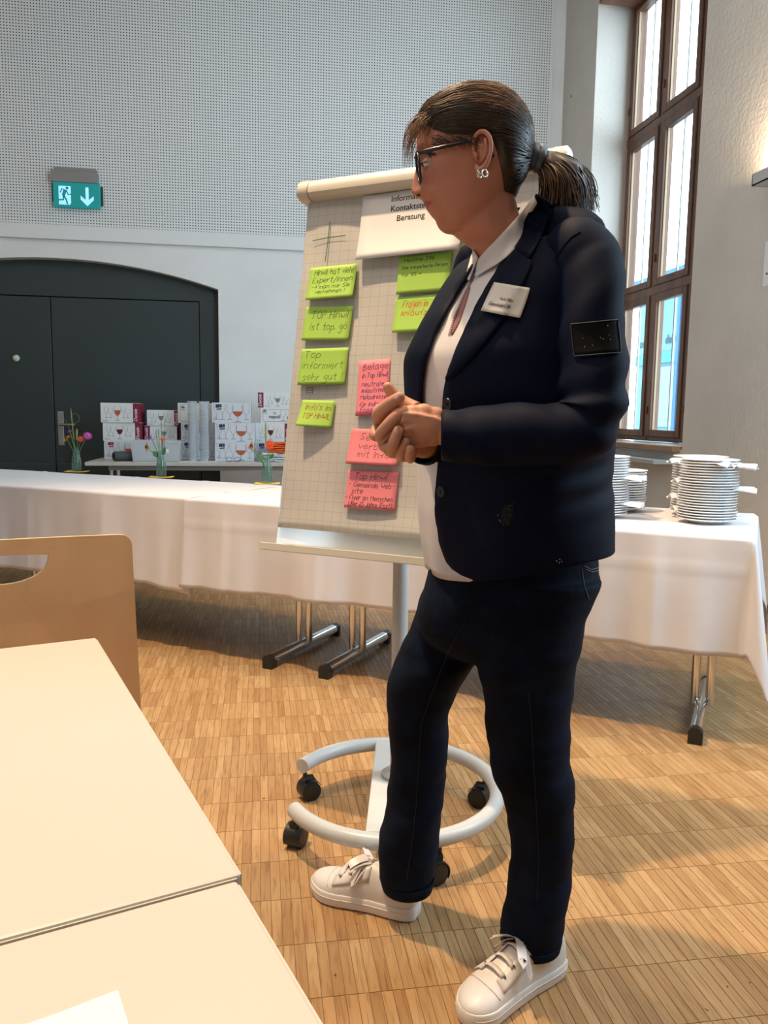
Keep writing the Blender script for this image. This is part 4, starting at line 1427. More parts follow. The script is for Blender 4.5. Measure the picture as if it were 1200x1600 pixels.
for k, (dx, dz) in enumerate(((-.012, .275), (.006, .315), (.014, .262), (-.026, .262), (.028, .335))):
    grass(('thin grass blade, leftmost inner one, in the middle vase', 'thin grass blade near the centre of the middle vase', 'short grass blade right of centre in the middle vase', 'reddish tipped stalk on the left of the middle vase', 'longest thin stalk leaning right in the middle vase')[k], u_(v2, .001 * k - .003, .012, .001 * k), u_(v2, dx, dz), .05, .0022)
leaf('green leaf left of the middle vase neck', u_(v2, -.003, .10), u_(v2, -.045, .150), .016)
leaf('green leaf right of the middle vase neck', u_(v2, .003, .10), u_(v2, .024, .175), .012)
flower('zinnia', 'orange bloom standing in the vase beside the flipchart', u_(v3, .002, .012), u_(v3, .012, .205), 'orange', .030, (.1, -.9, .3), 14, 3)
flower('sunflower', 'yellow bloom turned left on the vase beside the flipchart', u_(v3, -.003, .012), u_(v3, -.080, .198), 'yellow', .032, (-.95, -.3, .1), 14, 2)
flower('aster', 'small rose bloom at the far left of the vase beside the flipchart', u_(v3, -.001, .012), u_(v3, -.094, .192, .01), 'rose', .018, (-.8, -.4, .3), 10, 1)
grass('upright green grass head in the vase beside the flipchart', u_(v3, 0, .012), u_(v3, -.008, .325), .13, .005)
leaf('broad green leaf left of the neck of the vase beside the flipchart', u_(v3, -.003, .12), u_(v3, -.050, .150), .020)
leaf('green leaf right of the vase beside the flipchart', u_(v3, .003, .12), u_(v3, .035, .160), .013)

# ================================================================== THE WOMAN
from mathutils.bvhtree import BVHTree
AX = Vector((math.cos(YAW), -math.sin(YAW), 0))       # to the right of the picture
BX = Vector((math.sin(YAW), math.cos(YAW), 0))        # away from the viewer
EYEP = Vector((0, 0, EYE))


def W(px, py, b):
    d = _rt * ((px - 600) / FPX) - _up * ((py - 800) / FPX) + _fw
    return EYEP + d * (b / d.dot(BX))


def ab(p):
    return p.dot(AX), p.dot(BX), p.z


def wab(a, b, z):
    return AX * a + BX * b + Vector((0, 0, z))


def solid(name, mb, voxel, smooth=3, fac=.5):
    """union overlapping closed shapes into one continuous skin"""
    me = bpy.data.meshes.new(name)
    me.from_pydata(mb.v, [], mb.f)
    o = bpy.data.objects.new(name, me)
    COL.objects.link(o)
    bm = bmesh.new()
    bm.from_mesh(me)
    bmesh.ops.recalc_face_normals(bm, faces=bm.faces)
    bm.to_mesh(me)
    bm.free()
    m = o.modifiers.new('r', 'REMESH')
    m.mode = 'VOXEL'
    m.voxel_size = voxel
    if smooth:
        s = o.modifiers.new('s', 'SMOOTH')
        s.iterations = smooth
        s.factor = fac
    r = bpy.data.meshes.new_from_object(o.evaluated_get(bpy.context.evaluated_depsgraph_get()))
    bpy.data.objects.remove(o)
    bpy.data.meshes.remove(me)
    r.name = name
    r.shade_smooth()
    return r


def bvh_of(objs):
    vs, fs = [], []
    for o in objs:
        k = len(vs)
        vs += [o.matrix_world @ v.co for v in o.data.vertices]
        fs += [tuple(i + k for i in p.vertices) for p in o.data.polygons]
    return BVHTree.FromPolygons(vs, fs)


def hit(bv, px, py):
    d = (_rt * ((px - 600) / FPX) - _up * ((py - 800) / FPX) + _fw).normalized()
    r = bv.ray_cast(EYEP, d)
    if r[0] is None:
        return None, None
    n = r[1]
    if n.dot(d) > 0:
        n = -n
    return r[0], n


# ---- torso rings: py, left px, right px, lateral half-width override
FTH = R(30)
TF = (-math.cos(FTH), -math.sin(FTH))          # facing, in (a, b)
TL = (math.sin(FTH), -math.cos(FTH))           # her left
CB = 1.48
TR_ = [(334, 797, 853, .064), (346, 790, 862, .112), (358, 776, 874, .150), (376, 748, 896, .178), (400, 727, 918, .190), (425, 711, 926, .192), (450, 696, 930, .192), (500, 671, 936, None), (560, 649, 938, None), (620, 645, 938, None), (680, 653, 939, None), (740, 655, 930, None), (800, 656, 934, None), (850, 661, 936, None), (895, 668, 930, None)]


def torso_ring_params(py):
    ys = [t[0] for t in TR_]
    Lp = np.interp(py, ys, [t[1] for t in TR_])
    Rp = np.interp(py, ys, [t[2] for t in TR_])
    pl_, pr_ = W(Lp, py, CB), W(Rp, py, CB)
    c = (pl_ + pr_) / 2
    w_ = (pr_ - pl_).length / 2
    Bs = [(t[3] if t[3] else None) for t in TR_]
    A0 = w_ * .937
    B0 = 1.25 * A0
    kb = [i for i, b_ in enumerate(Bs) if b_]
    if py < 500:
        B0 = np.interp(py, [ys[i] for i in kb] + [500], [Bs[i] for i in kb] + [1.25 * .937 * (W(936, 500, CB) - W(671, 500, CB)).length / 2])
        A0 = math.sqrt(max(.0012, w_ * w_ - (B0 * .5) ** 2)) / .866
    return c, A0, B0


def torso_pt(py, th, grow=0.0, sc=1.0):
    c, A_, B_ = torso_ring_params(py)
    A_ = A_ * sc + grow
    B_ = B_ * sc + grow
    cs, sn = math.cos(th), math.sin(th)
    e = 2 / 2.25
    x = A_ * math.copysign(abs(cs) ** e, cs)
    y = B_ * math.copysign(abs(sn) ** e, sn)
    # bust
    if cs > 0:
        x += .012 * math.exp(-((py - 560) / 55.) ** 2) * cs
    a, b_, z = ab(c)
    return wab(a + TF[0] * x + TL[0] * y, b_ + TF[1] * x + TL[1] * y, z)


def px_of(p):
    v = p - EYEP
    dz = v.dot(_fw)
    return 600 + FPX * v.dot(_rt) / dz, 800 - FPX * v.dot(_up) / dz


def theta_at(py, xe, lo, hi, grow=0.0):
    best, bt = 1e9, lo
    for t in np.linspace(lo, hi, 240):
        e_ = abs(px_of(torso_pt(py, t, grow))[0] - xe)
        if e_ < best:
            best, bt = e_, t
    return bt


# ------------------------------------------------------------------ head
HB = 1.43
prof_f = [(149, 745), (152, 718), (158, 696), (170, 674), (184, 661), (200, 654), (220, 651), (235, 650.5), (244, 653), (255, 651), (270, 647.5), (285, 644.5), (294, 642.5), (300, 641.8), (305, 644), (309, 651), (313, 661), (318, 662), (321, 665.5), (324, 665), (328, 666), (332, 670.5), (338, 674.5), (344, 680), (352, 682.5), (358, 686), (364, 694)]
prof_b = [(149, 752), (152, 770), (158, 785), (170, 801), (184, 811), (200, 818), (220, 820), (245, 818), (270, 811), (290, 803), (305, 797), (320, 790), (340, 782), (364, 775)]
prof_w = [(149, .012), (152, .030), (158, .047), (170, .061), (187, .0700), (210, .0755), (240, .0755), (265, .0735), (285, .0690), (305, .0625), (325, .0560), (345, .0465), (356, .036), (364, .020)]
prof_c = [(149, 750), (165, 745), (210, 750), (260, 750), (300, 742), (330, 735), (350, 728), (364, 722)]
nose_p = [(238, 0), (244, .003), (255, .006), (270, .011), (285, .017), (294, .0215), (300, .023), (305, .021), (309, .0135), (313, .002), (315, 0)]
nose_w = [(240, .0065), (270, .0085), (290, .011), (300, .0135), (309, .0125)]
lip_p = [(312, 0), (318, .006), (321, .0035), (326, .0055), (331, .002), (336, .001), (345, .006), (352, .007), (360, .003), (366, 0)]


def interp(tab, py, s=1.0):
    return float(np.interp(py, [t[0] for t in tab], [t[1] for t in tab])) * s


def head_pt(py, th):
    """th 0 = face front, +90 = her left (towards viewer)"""
    f = ab(W(interp(prof_f, py), py, HB))[0]
    bk = ab(W(interp(prof_b, py), py, HB))[0]
    cc_, _, z = ab(W(interp(prof_c, py), py, HB))
    B_ = interp(prof_w, py)
    np_, lp_ = interp(nose_p, py), interp(lip_p, py)
    Af = cc_ - (f + np_ + lp_)
    cs, sn = math.cos(th), math.sin(th)
    n_ = 2.35 if cs > 0 and py > 190 else 2.05
    e = 2 / n_
    y = B_ * math.copysign(abs(sn) ** e, sn)
    if cs >= 0:
        x = cc_ - Af * abs(cs) ** e
        x -= np_ * math.exp(-(y / interp(nose_w, py)) ** 2)
        x -= lp_ * math.exp(-(y / (.019 if py < 338 else .016)) ** 2)
        if 296 < py < 314:      # nostril wings
            x -= .008 * math.exp(-((abs(y) - .012) / .006) ** 2) * math.exp(-((py - 305) / 4.5) ** 2)
        x += .010 * math.exp(-((abs(y) - .031) / .014) ** 2) * math.exp(-((py - 256) / 10.) ** 2)      # eye sockets
        x -= .004 * math.exp(-((abs(y) - .030) / .016) ** 2) * math.exp(-((py - 238) / 6.) ** 2)       # brow
        x -= .005 * math.exp(-((abs(y) - .040) / .016) ** 2) * math.exp(-((py - 285) / 14.) ** 2)      # cheeks
        x += .003 * math.exp(-((abs(y) - .027) / .006) ** 2) * math.exp(-((py - 316) / 12.) ** 2)      # fold beside the mouth
    else:
        x = cc_ + (bk - cc_) * abs(cs) ** e
    # keep y in b: her left (+) is nearer the viewer
    return wab(x, HB - y, z)


rows_h = [149 + 215 * k / 100 for k in range(101)]
NT = 84
body = MB()
ths = []
for k in range(NT):
    u = 2 * math.pi * k / NT
    ths.append(u - .45 * math.sin(2 * u) * .35 - .25 * math.sin(u))    # denser around the face
rings = [[head_pt(py, t) for t in ths] for py in rows_h]
head_rings = rings
body.loft(rings)
# neck
neck = []
for (lx, rx, py, b_, db_) in ((735, 800, 300, 1.43, .042), (722, 806, 316, 1.43, .048), (710, 810, 333, 1.433, .0515), (702, 814, 348, 1.436, .054), (703, 820, 362, 1.440, .056), (718, 828, 374, 1.445, .058), (738, 838, 388, 1.455, .060), (744, 850, 410, 1.465, .066), (742, 865, 430, 1.47, .075)):
    p, q = W(lx, py, b_), W(rx, py, b_)
    c, r_ = (p + q) / 2, (q - p).length / 2
    neck.append([c + AX * math.cos(t) * r_ + BX * math.sin(t) * db_ for t in np.linspace(0, 2 * math.pi, 28, endpoint=False)])
body.loft(neck)
# trunk and limbs under the clothes
body.loft([[torso_pt(py, t, -.02, .92 if py < 780 else .84) for t in np.linspace(0, 2 * math.pi, 32, endpoint=False)] for py in (352, 366, 382, 400, 425, 450, 500, 560, 620, 680, 740, 800, 830)])
RLEG = [(900, 672, 800, 1.56), (950, 652, 775, 1.565), (993, 638, 757, 1.57), (1035, 616, 740, 1.575), (1056, 608, 727, 1.578), (1084, 605, 710, 1.58), (1112, 604, 699, 1.585), (1140, 608, 700, 1.59), (1165, 611, 699, 1.594), (1210, 610, 696, 1.60), (1262, 603, 690, 1.605), (1300, 595, 686, 1.61), (1332, 591, 683, 1.612), (1358, 592, 679, 1.615), (1386, 600, 673, 1.615)]
LLEG = [(900, 745, 938, 1.46), (940, 742, 921, 1.455), (972, 740, 911, 1.45), (1003, 741, 905, 1.448), (1035, 744, 899, 1.445), (1070, 754, 893, 1.443), (1110, 758, 890, 1.44), (1157, 762, 888, 1.44), (1190, 766, 889, 1.44), (1213, 771, 895, 1.44), (1245, 784, 896, 1.44), (1280, 795, 895, 1.44), (1320, 798, 894, 1.44), (1350, 799, 893, 1.44), (1385, 794, 889, 1.44), (1420, 788, 884, 1.44), (1452, 783, 877, 1.44), (1474, 786, 872, 1.44)]


def leg_rings(tab, n, grow=0.0, sc=1.0, rip=0.0, seed=0):
    out = []
    ys = np.array([t[0] for t in tab], float)
    fine = np.linspace(ys[0], ys[-1], n)
    for py in fine:
        l_, r_, b_ = (float(np.interp(py, ys, [t[k] for t in tab])) for k in (1, 2, 3))
        p, q = W(l_, py, b_), W(r_, py, b_)
        c, rad = (p + q) / 2, (q - p).length / 2 * sc + grow
        ring_ = []
        for t in np.linspace(0, 2 * math.pi, 40, endpoint=False):
            rr = rad + rip * (math.sin(.19 * py + 2.2 * math.sin(t + seed) + seed) * .5 + math.sin(.083 * py + 1.7 * t + seed))
            ring_.append(c + AX * math.cos(t) * rr + BX * math.sin(t) * rr * 1.04)
        out.append(ring_)
    return out


body.loft(leg_rings(RLEG, 16, -.012, .9))
body.loft(leg_rings(LLEG, 16, -.012, .9))
# feet stubs inside the shoes
for tab, toe in ((RLEG, Vector((.175, 1.690, .045))), (LLEG, Vector((.40, 1.285, .045)))):
    l_, r_, b_ = tab[-1][1:]
    c = W((l_ + r_) / 2, tab[-1][0], b_)
    body.tube([c + Vector((0, 0, .08)), Vector((c.x, c.y, .060)), Vector((c.x, c.y, .05)).lerp(toe, .45) - Vector((0, 0, .008))], [.028, .020, .012], 12)
# arms
LARM = [(905, 392, 1.335, .055), (918, 420, 1.318, .058), (923, 455, 1.300, .056), (924, 500, 1.285, .0545), (925, 550, 1.272, .0545), (926, 600, 1.262, .055), (924, 635, 1.256, .056), (915, 660, 1.252, .056), (895, 674, 1.250, .055), (865, 679, 1.250, .054), (820, 679, 1.252, .0525), (770, 680, 1.256, .0505), (725, 681, 1.260, .0475), (691, 681, 1.263, .0445)]
RARM = [(752, 410, 1.615, .050), (735, 460, 1.640, .050), (720, 540, 1.650, .048), (716, 610, 1.640, .048), (712, 650, 1.600, .046), (704, 672, 1.530, .045), (690, 686, 1.440, .042), (672, 692, 1.375, .038), (660, 694, 1.345, .035)]
body.tube([W(x, y, b_) for x, y, b_, r_ in LARM], [r_ * .72 for *_, r_ in LARM], 16)
body.tube([W(x, y, b_) for x, y, b_, r_ in RARM], [r_ * .72 for *_, r_ in RARM], 16)
# wrists and palms
HD = 1.262
body.tube([W(715, 672, HD), W(690, 668, HD), W(668, 667, HD), W(648, 664, HD)], [.027, .0275, .031, .030], 18, flat=.72, upv=(0, 0, 1))


def palm(pts):
    for (x, y, b_, r_) in pts:
        body.ball(W(x, y, b_), r_, 9)


palm([(680, 651, HD - .004, .0165), (662, 646, HD - .006, .0165), (645, 647, HD - .008, .0155), (632, 646, HD - .010, .0125), (630, 660, HD - .010, .0135), (634, 676, HD - .008, .0145), (642, 690, HD - .002, .0145), (660, 683, HD - .004, .0175), (676, 680, HD - .002, .0185), (655, 665, HD - .010, .0185), (640, 664, HD - .010, .0165)])
for tp_ in ([(628, 647), (650, 648), (676, 653), (694, 660)], [(626, 657), (650, 657), (676, 660), (694, 664)], [(630, 671), (655, 668), (676, 668), (692, 668)]):
    body.tube([W(x, y, HD - .0265 + .004 * (x > 685)) for x, y in tp_], [.0040, .0038, .0036, .0030], 8)
# right palm behind the left hand
body.tube([W(668, 690, 1.35), W(645, 690, 1.318), W(622, 684, 1.302)], [.024, .028, .026], 16)
palm([(608, 640, 1.288, .012), (614, 634, 1.282, .010), (612, 664, 1.302, .022), (622, 690, 1.300, .024), (604, 650, 1.300, .014), (632, 706, 1.295, .018), (612, 700, 1.292, .016)])
body_me = solid('person', body, .0028, 6, .5)


def finger(mb, pts, rads):
    """rounded, smoothly bent finger through joints"""
    P = [W(*p) for p in pts]
    rads = [r_ * 1.07 for r_ in rads]
    Q, Rr = [], []
    n = len(P)
    for i in range(n - 1):
        p0, p1, p2, p3 = P[max(i - 1, 0)], P[i], P[i + 1], P[min(i + 2, n - 1)]
        for k in range(6):
            t = k / 6
            q = .5 * ((2 * p1) + (p2 - p0) * t + (2 * p0 - 5 * p1 + 4 * p2 - p3) * t * t + (3 * p1 - p0 - 3 * p2 + p3) * t ** 3)
            Q.append(q)
            Rr.append(rads[i] * (1 - t) + rads[i + 1] * t)
    d = (P[-1] - P[-2]).normalized()
    r_ = rads[-1]
    for k in range(6):
        a = k / 5 * math.pi / 2
        Q.append(P[-1] + d * r_ * .95 * math.sin(a))
        Rr.append(max(.0004, r_ * math.cos(a)))
    mb.tube(Q, Rr, 14)


fg = MB()
F0 = HD
# left hand: index, middle, ring, little fold round to the far side; thumb rises
finger(fg, [(634, 644, F0 - .010), (622, 648, F0 - .020), (606, 664, F0 - .020), (594, 680, F0 - .008), (604, 690, F0 + .012)], [.0098, .0092, .0088, .0082, .0070])
finger(fg, [(630, 660, F0 - .006), (612, 672, F0 - .006), (598, 690, F0 + .000), (606, 700, F0 + .016)], [.0096, .0090, .0084, .0074])
finger(fg, [(634, 676, F0 - .002), (620, 694, F0 - .002), (613, 706, F0 + .006), (620, 708, F0 + .022)], [.0095, .0088, .0080, .0070])
finger(fg, [(642, 690, F0 + .002), (630, 704, F0 + .000), (624, 711, F0 + .004), (630, 712, F0 + .020)], [.0090, .0082, .0076, .0066])
finger(fg, [(650, 640, F0 + .004), (632, 630, F0 + .014), (617, 619, F0 + .014), (606, 605, F0 + .012)], [.0120, .0105, .0098, .0078])
# right hand: thumb crosses over the top, fingertips rest on the back of the left hand
finger(fg, [(598, 656, 1.292), (592, 648, 1.270), (605, 634, 1.252), (624, 621, 1.244)], [.0125, .0110, .0098, .0084])
finger(fg, [(604, 652, 1.298), (592, 640, 1.290), (590, 656, 1.282)], [.0100, .0088, .0080])
finger(fg, [(600, 660, 1.298), (588, 672, 1.280), (585, 680, 1.268), (590, 683, 1.262)], [.0098, .0088, .0080, .0070])
finger(fg, [(606, 690, 1.296), (600, 696, 1.272), (606, 700, 1.250), (612, 696, 1.246)], [.0094, .0086, .0080, .0072])
finger(fg, [(620, 706, 1.290), (612, 706, 1.262), (614, 695, 1.238), (622, 673, 1.232)], [.0096, .0092, .0088, .0076])
finger(fg, [(630, 712, 1.288), (626, 712, 1.262), (627, 704, 1.244), (634, 690, 1.240)], [.0090, .0082, .0076, .0066])
finger(fg, [(642, 710, 1.286), (641, 716, 1.262), (640, 712, 1.242), (641, 702, 1.236)], [.0086, .0080, .0076, .0068])
# ear (her left)
EB = HB - .0735
ear = MB()


def ep(x, y, o=0.0):
    return W(x, y, EB - o)


helix = [(742, 246), (740, 232), (741, 218), (747, 208), (755, 205.5), (762, 210), (766.5, 220), (767, 233), (764, 246), (759, 257), (753, 264), (747, 265), (744.5, 258)]
hr = [.0020, .0030, .0034, .0036, .0038, .0038, .0036, .0034, .0034, .0042, .0054, .0052, .0030]
# slight outward flare of the rear rim
P, RR = [], []
for (x, y), r_ in zip(helix, hr):
    P.append(ep(x, y, .006 + .013 * (x - 740) / 28))
    RR.append(r_)
Q, Rq = [], []
for i in range(len(P) - 1):
    p0, p1, p2, p3 = P[max(i - 1, 0)], P[i], P[i + 1], P[min(i + 2, len(P) - 1)]
    for k in range(5):
        t = k / 5
        Q.append(.5 * ((2 * p1) + (p2 - p0) * t + (2 * p0 - 5 * p1 + 4 * p2 - p3) * t * t + (3 * p1 - p0 - 3 * p2 + p3) * t ** 3))
        Rq.append(RR[i] * (1 - t) + RR[i + 1] * t)
Q.append(P[-1])
Rq.append(RR[-1])
ear.tube(Q, Rq, 10)
ear.tube([ep(758, 216, .014), ep(760, 228, .015), ep(758, 242, .013), ep(752, 252, .010)], [.0022, .0030, .0032, .0026], 8)      # antihelix
ear.tube([ep(741, 238, .006), ep(744, 243, .009), ep(745, 250, .008)], [.0030, .0034, .0026], 8)                               # tragus
plate_ = []
for k in range(12):
    a = 2 * math.pi * k / 12
    plate_.append((754 + 12 * math.cos(a), 236 + 28 * math.sin(a)))
ear.loft([[ep(x, y, .001 + .009 * (x - 740) / 28) for x, y in plate_], [ep(x, y, .004 + .010 * (x - 740) / 28) for x, y in plate_]])

# join fingers and ear into the skin mesh
bm = bmesh.new()
bm.from_mesh(body_me)
for extra in (fg, ear):
    tm = bpy.data.meshes.new('tmp')
    tm.from_pydata(extra.v, [], extra.f)
    bm.from_mesh(tm)
    bpy.data.meshes.remove(tm)
bmesh.ops.recalc_face_normals(bm, faces=bm.faces)
bm.to_mesh(body_me)
bm.free()
body_me.shade_smooth()


def skin_mat():
    m = mat('skin', (0.50, 0.235, 0.155), 0.48, bump=.12, bscale=240, spec=.35, sub=.12, subr=(1, .35, .2))
    nt = m.node_tree
    b = nt.nodes['Principled BSDF']
    at = nt.nodes.new('ShaderNodeAttribute')
    at.attribute_name = 'tone'
    n = nt.nodes.new('ShaderNodeTexNoise')
    n.inputs['Scale'].default_value = 45
    n.inputs['Detail'].default_value = 4
    tc = next(q for q in nt.nodes if q.type == 'TEX_COORD')
    nt.links.new(tc.outputs['Object'], n.inputs['Vector'])
    mp = nt.nodes.new('ShaderNodeMapRange')
    mp.inputs['To Min'].default_value = .88
    mp.inputs['To Max'].default_value = 1.10
    nt.links.new(n.outputs['Fac'], mp.inputs['Value'])
    v = nt.nodes.new('ShaderNodeVectorMath')
    v.operation = 'SCALE'
    nt.links.new(at.outputs['Color'], v.inputs[0])
    nt.links.new(mp.outputs[0], v.inputs['Scale'])
    nt.links.new(v.outputs[0], b.inputs['Base Color'])
    return m


SK = Vector((0.52, 0.222, 0.150))
LIP = Vector((0.40, 0.085, 0.080))
lipc = [W(664, 318, HB), W(667, 325, HB)]
lc = W(668, 321.5, HB)
ca = body_me.color_attributes.new('tone', 'FLOAT_COLOR', 'POINT')
handc = W(640, 668, F0)
cols = np.empty((len(body_me.vertices), 4))
for i, v in enumerate(body_me.vertices):
    c = SK
    p = v.co
    if (p - lc).length < .045:
        a, b_, z = ab(p)
        la, lb, lz = ab(lc)
        dy = abs(b_ - HB)
        hgt = .0062 * (1 - min(1, dy / .026) ** 1.6)
        dz = abs(z - lz + .0012 * dy / .02 * 0)
        if dy < .026 and dz < hgt + .0018 and a < la + .034:
            k = min(1, max(0, (hgt + .0018 - dz) / .0022))
            c = SK.lerp(LIP, k)
    elif (p - handc).length < .11:
        c = Vector((0.55, 0.275, 0.185))
    cols[i] = (*c, 1)
ca.data.foreach_set('color', cols.ravel())
body_me.materials.append(skin_mat())
person = bpy.data.objects.new('person', body_me)
COL.objects.link(person)
tag(person, 'woman in a navy blazer and dark jeans, hands clasped, standing before the flipchart', 'person')

# fingernails
nail_m = mat('nail', (.62, .36, .30), .25)


def nail(px, py, b_, ux, uy, wd, ln):
    c = W(px, py, b_)
    d = (W(px + ux, py + uy, b_) - c).normalized()
    s = d.cross(BX).normalized()
    P = [[c + d * ln * (i / 4 - .5) + s * wd * (j / 4 - .5) + BX * (.0022 * ((j / 2 - 1) ** 2) + .0006 * i / 4) for j in range(5)] for i in range(5)]
    obj('fingernail', MB().grid(P), [nail_m], person, 180)


nail(621.5, 671.5, 1.2235, .3, -1, .0085, .0105)
nail(641, 701, 1.2288, 0, -1, .0075, .0085)
nail(622, 621.5, 1.2345, 1, -.9, .0090, .0100)

# eye, brow
ey = W(667, 257, HB - .031)
eye_w = mat('eye_white', (.62, .58, .55), .2)
for s_ in (-1, 1):
    c = wab(ab(ey)[0] + .004, HB - s_ * .031, ey.z)
    e_ = obj('eyeball', MB().ball(c, .0118, 12), [eye_w], person, 180)
    fw_ = (-AX * .96 + Vector((0, 0, -.25))).normalized()
    q = fw_.to_track_quat('Z', 'Y').to_matrix().to_4x4()
    obj('iris', MB().lathe([(.0054, .0105), (.0050, .0116), (.0001, .0120)], 16, M=Matrix.Translation(c) @ q), [mat('iris_brown', (.05, .025, .012), .2)], e_)
    lid = MB()
    P = [[c + Vector((0, 0, 0)) + (AX * (-math.cos(el) * math.cos(az)) + BX * (math.cos(el) * math.sin(az)) + Vector((0, 0, math.sin(el)))) * .0129 for az in np.linspace(-1.5, 1.5, 13)] for el in np.linspace(.05, 1.4, 8)]
    lid.grid(P)
    P = [[c + (AX * (-math.cos(el) * math.cos(az)) + BX * (math.cos(el) * math.sin(az)) + Vector((0, 0, math.sin(el)))) * .0127 for az in np.linspace(-1.5, 1.5, 13)] for el in np.linspace(-.45, -1.4, 6)]
    lid.grid(P)
    obj('eyelid', lid, [mat('eyelid_skin', (.42, .19, .13), .5)], person, 180)
    lash = MB()
    for az in np.linspace(-1.2, 1.2, 14):
        p0 = c + (AX * (-math.cos(az)) + BX * math.sin(az) + Vector((0, 0, .06))) * .0130
        lash.tube([p0, p0 + (AX * (-math.cos(az)) + BX * math.sin(az)) * .005 + Vector((0, 0, -.0015))], [.0005, .0001], 4)
    obj('eyelashes', lash, [black_pl], e_, 0)
hair_m = mat('hair_brown', (0.034, 0.018, 0.0105), 0.38, noise=.45, nscale=55, spec=.5)
hair_l = mat('hair_light', (0.165, 0.085, 0.036), 0.38, noise=.35, nscale=55, spec=.5)
skin_bvh = BVHTree.FromPolygons([v.co for v in body_me.vertices], [p.vertices for p in body_me.polygons])
bro = MB()
rg = random.Random(5)
for k in range(70):
    x = 652 + 26 * rg.random()
    y = 238 + 4 * abs((x - 660) / 18) + rg.uniform(-1.8, 1.8)
    p, n = hit(skin_bvh, x, y)
    if p:
        q, _ = hit(skin_bvh, x + 4, y - 1.5)
        if q:
            bro.tube([p + n * .0006, (p + q) / 2 + n * .0018, q + n * .0012], [.0005, .0005, .0002], 4)
obj('eyebrow', bro, [hair_m], person, 0)
# nostril
nos = W(653.5, 304.8, HB - .0125)
obj('nostril', MB().ball((0, 0, 0), .0036, 8, M=Matrix.Translation(nos) @ Matrix.Scale(.55, 4, BX) @ Matrix.Scale(.62, 4, Vector((0, 0, 1)))), [mat('nostril_dark', (.10, .02, .015), .8)], person, 180)

# ------------------------------------------------------------------ hair
hline = [(-180, 318), (-140, 305), (-112, 270), (-95, 222), (-78, 210), (-60, 228), (-45, 218), (-25, 202), (0, 196), (25, 202), (45, 218), (60, 228), (78, 226), (95, 228), (112, 268), (140, 305), (180, 318)]
cap = MB()
cr = []
hc = W(752, 235, HB)
for i, py in enumerate([149 + 188 * k / 84 for k in range(85)]):
    ring_ = []
    for t in ths:
        deg = math.degrees((t + math.pi) % (2 * math.pi) - math.pi)
        lim = float(np.interp(deg, [q[0] for q in hline], [q[1] for q in hline]))
        s = (lim - py) / 24.0
        k = max(0, min(1, .5 + .5 * s))
        k = k * k * (3 - 2 * k)
        p = head_pt(py, t)
        d = (p - hc).normalized()
        thick = .0125 if py > 160 else .009
        if abs(deg) < 60:
            thick = .010
        off = -.006 + (thick + .006) * k
        ring_.append(p + d * off)
    cr.append(ring_)
cap.loft(cr, cap1=False)
hair = obj('hair', cap, [hair_m], person, 180)
cap_bvh = BVHTree.FromPolygons([Vector(v) for v in cap.v], cap.f)
_hm = MB().loft(head_rings)
head_bvh = BVHTree.FromPolygons([Vector(v) for v in _hm.v], _hm.f)
tie = W(838, 247, HB)


def on_cap(d, lift):
    d = d.normalized()
    r = cap_bvh.ray_cast(hc, d)
    k_ = head_bvh.ray_cast(hc, d)
    if not r[0]:
        return None
    ds = max((r[0] - hc).length, (k_[0] - hc).length if k_[0] else 0)
    return hc + d * (ds + lift)


def strands(nm, n, m, seed, lift=.0022, rad=.0011, light=False, edge=False):
    rg = random.Random(seed)
    mb = MB()
    td = (tie - hc).normalized()
    made = 0
    while made < n:
        deg = rg.uniform(-150, 150)
        t = R(deg)
        lim = float(np.interp(deg, [q[0] for q in hline], [q[1] for q in hline]))
        py = lim - rg.random() ** 1.3 * (lim - 151) * .92 - 3
        if edge:
            deg = rg.choice((-1, 1)) * rg.uniform(12, 88)
            t = R(deg)
            py = float(np.interp(deg, [q[0] for q in hline], [q[1] for q in hline])) + rg.uniform(-16, 5)
        if light and py > 200:
            continue
        p0 = head_pt(py, t)
        d0 = (p0 - hc).normalized()
        if d0.dot(td) > .93:
            continue
        pts, rr = [], []
        K = 14
        sway = rg.uniform(-.06, .06)
        up_b = Vector((0, 0, 1)) * (.18 + .1 * rg.random()) * min(1, max(0, (p0.z - hc.z - .012) / .06)) if p0.z > hc.z else Vector((0, 0, -.02))
        endj = Vector((rg.uniform(-.05, .05), rg.uniform(-.05, .05), rg.uniform(-.05, .05)))
        for k in range(K + 1):
            s = k / K
            om = math.acos(max(-1, min(1, d0.dot(td))))
            if om < 1e-3:
                break
            te = (td + endj * s).normalized()
            d = (d0 * math.sin((1 - s) * om) + te * math.sin(s * om)) / max(1e-4, math.sin(om))
            d = d + up_b * math.sin(math.pi * s) * .55 + Vector((0, 0, 1)) * sway * math.sin(2 * math.pi * s) * .5
            q = on_cap(d, lift * (.5 + rg.random() * .8) * (1 if s < .92 else .5))
            if q is None:
                break
            pts.append(q)
            rr.append(rad * (.45 + .75 * math.sin(math.pi * min(.95, s + .08))))
        made += 1
        if len(pts) > 5:
            mb.tube(pts, rr, 4, caps=False)
    o = obj(nm, mb, [m], hair, 180)
    return o


strands('hair_strands', 820, hair_m, 3)
strands('hair_strands', 340, hair_l, 4, .0028, .0009, True)  # lighter strands on the crown only, painting its warm top light in colour
strands('hair_strands', 260, hair_m, 8, .0016, .0008, False, True)
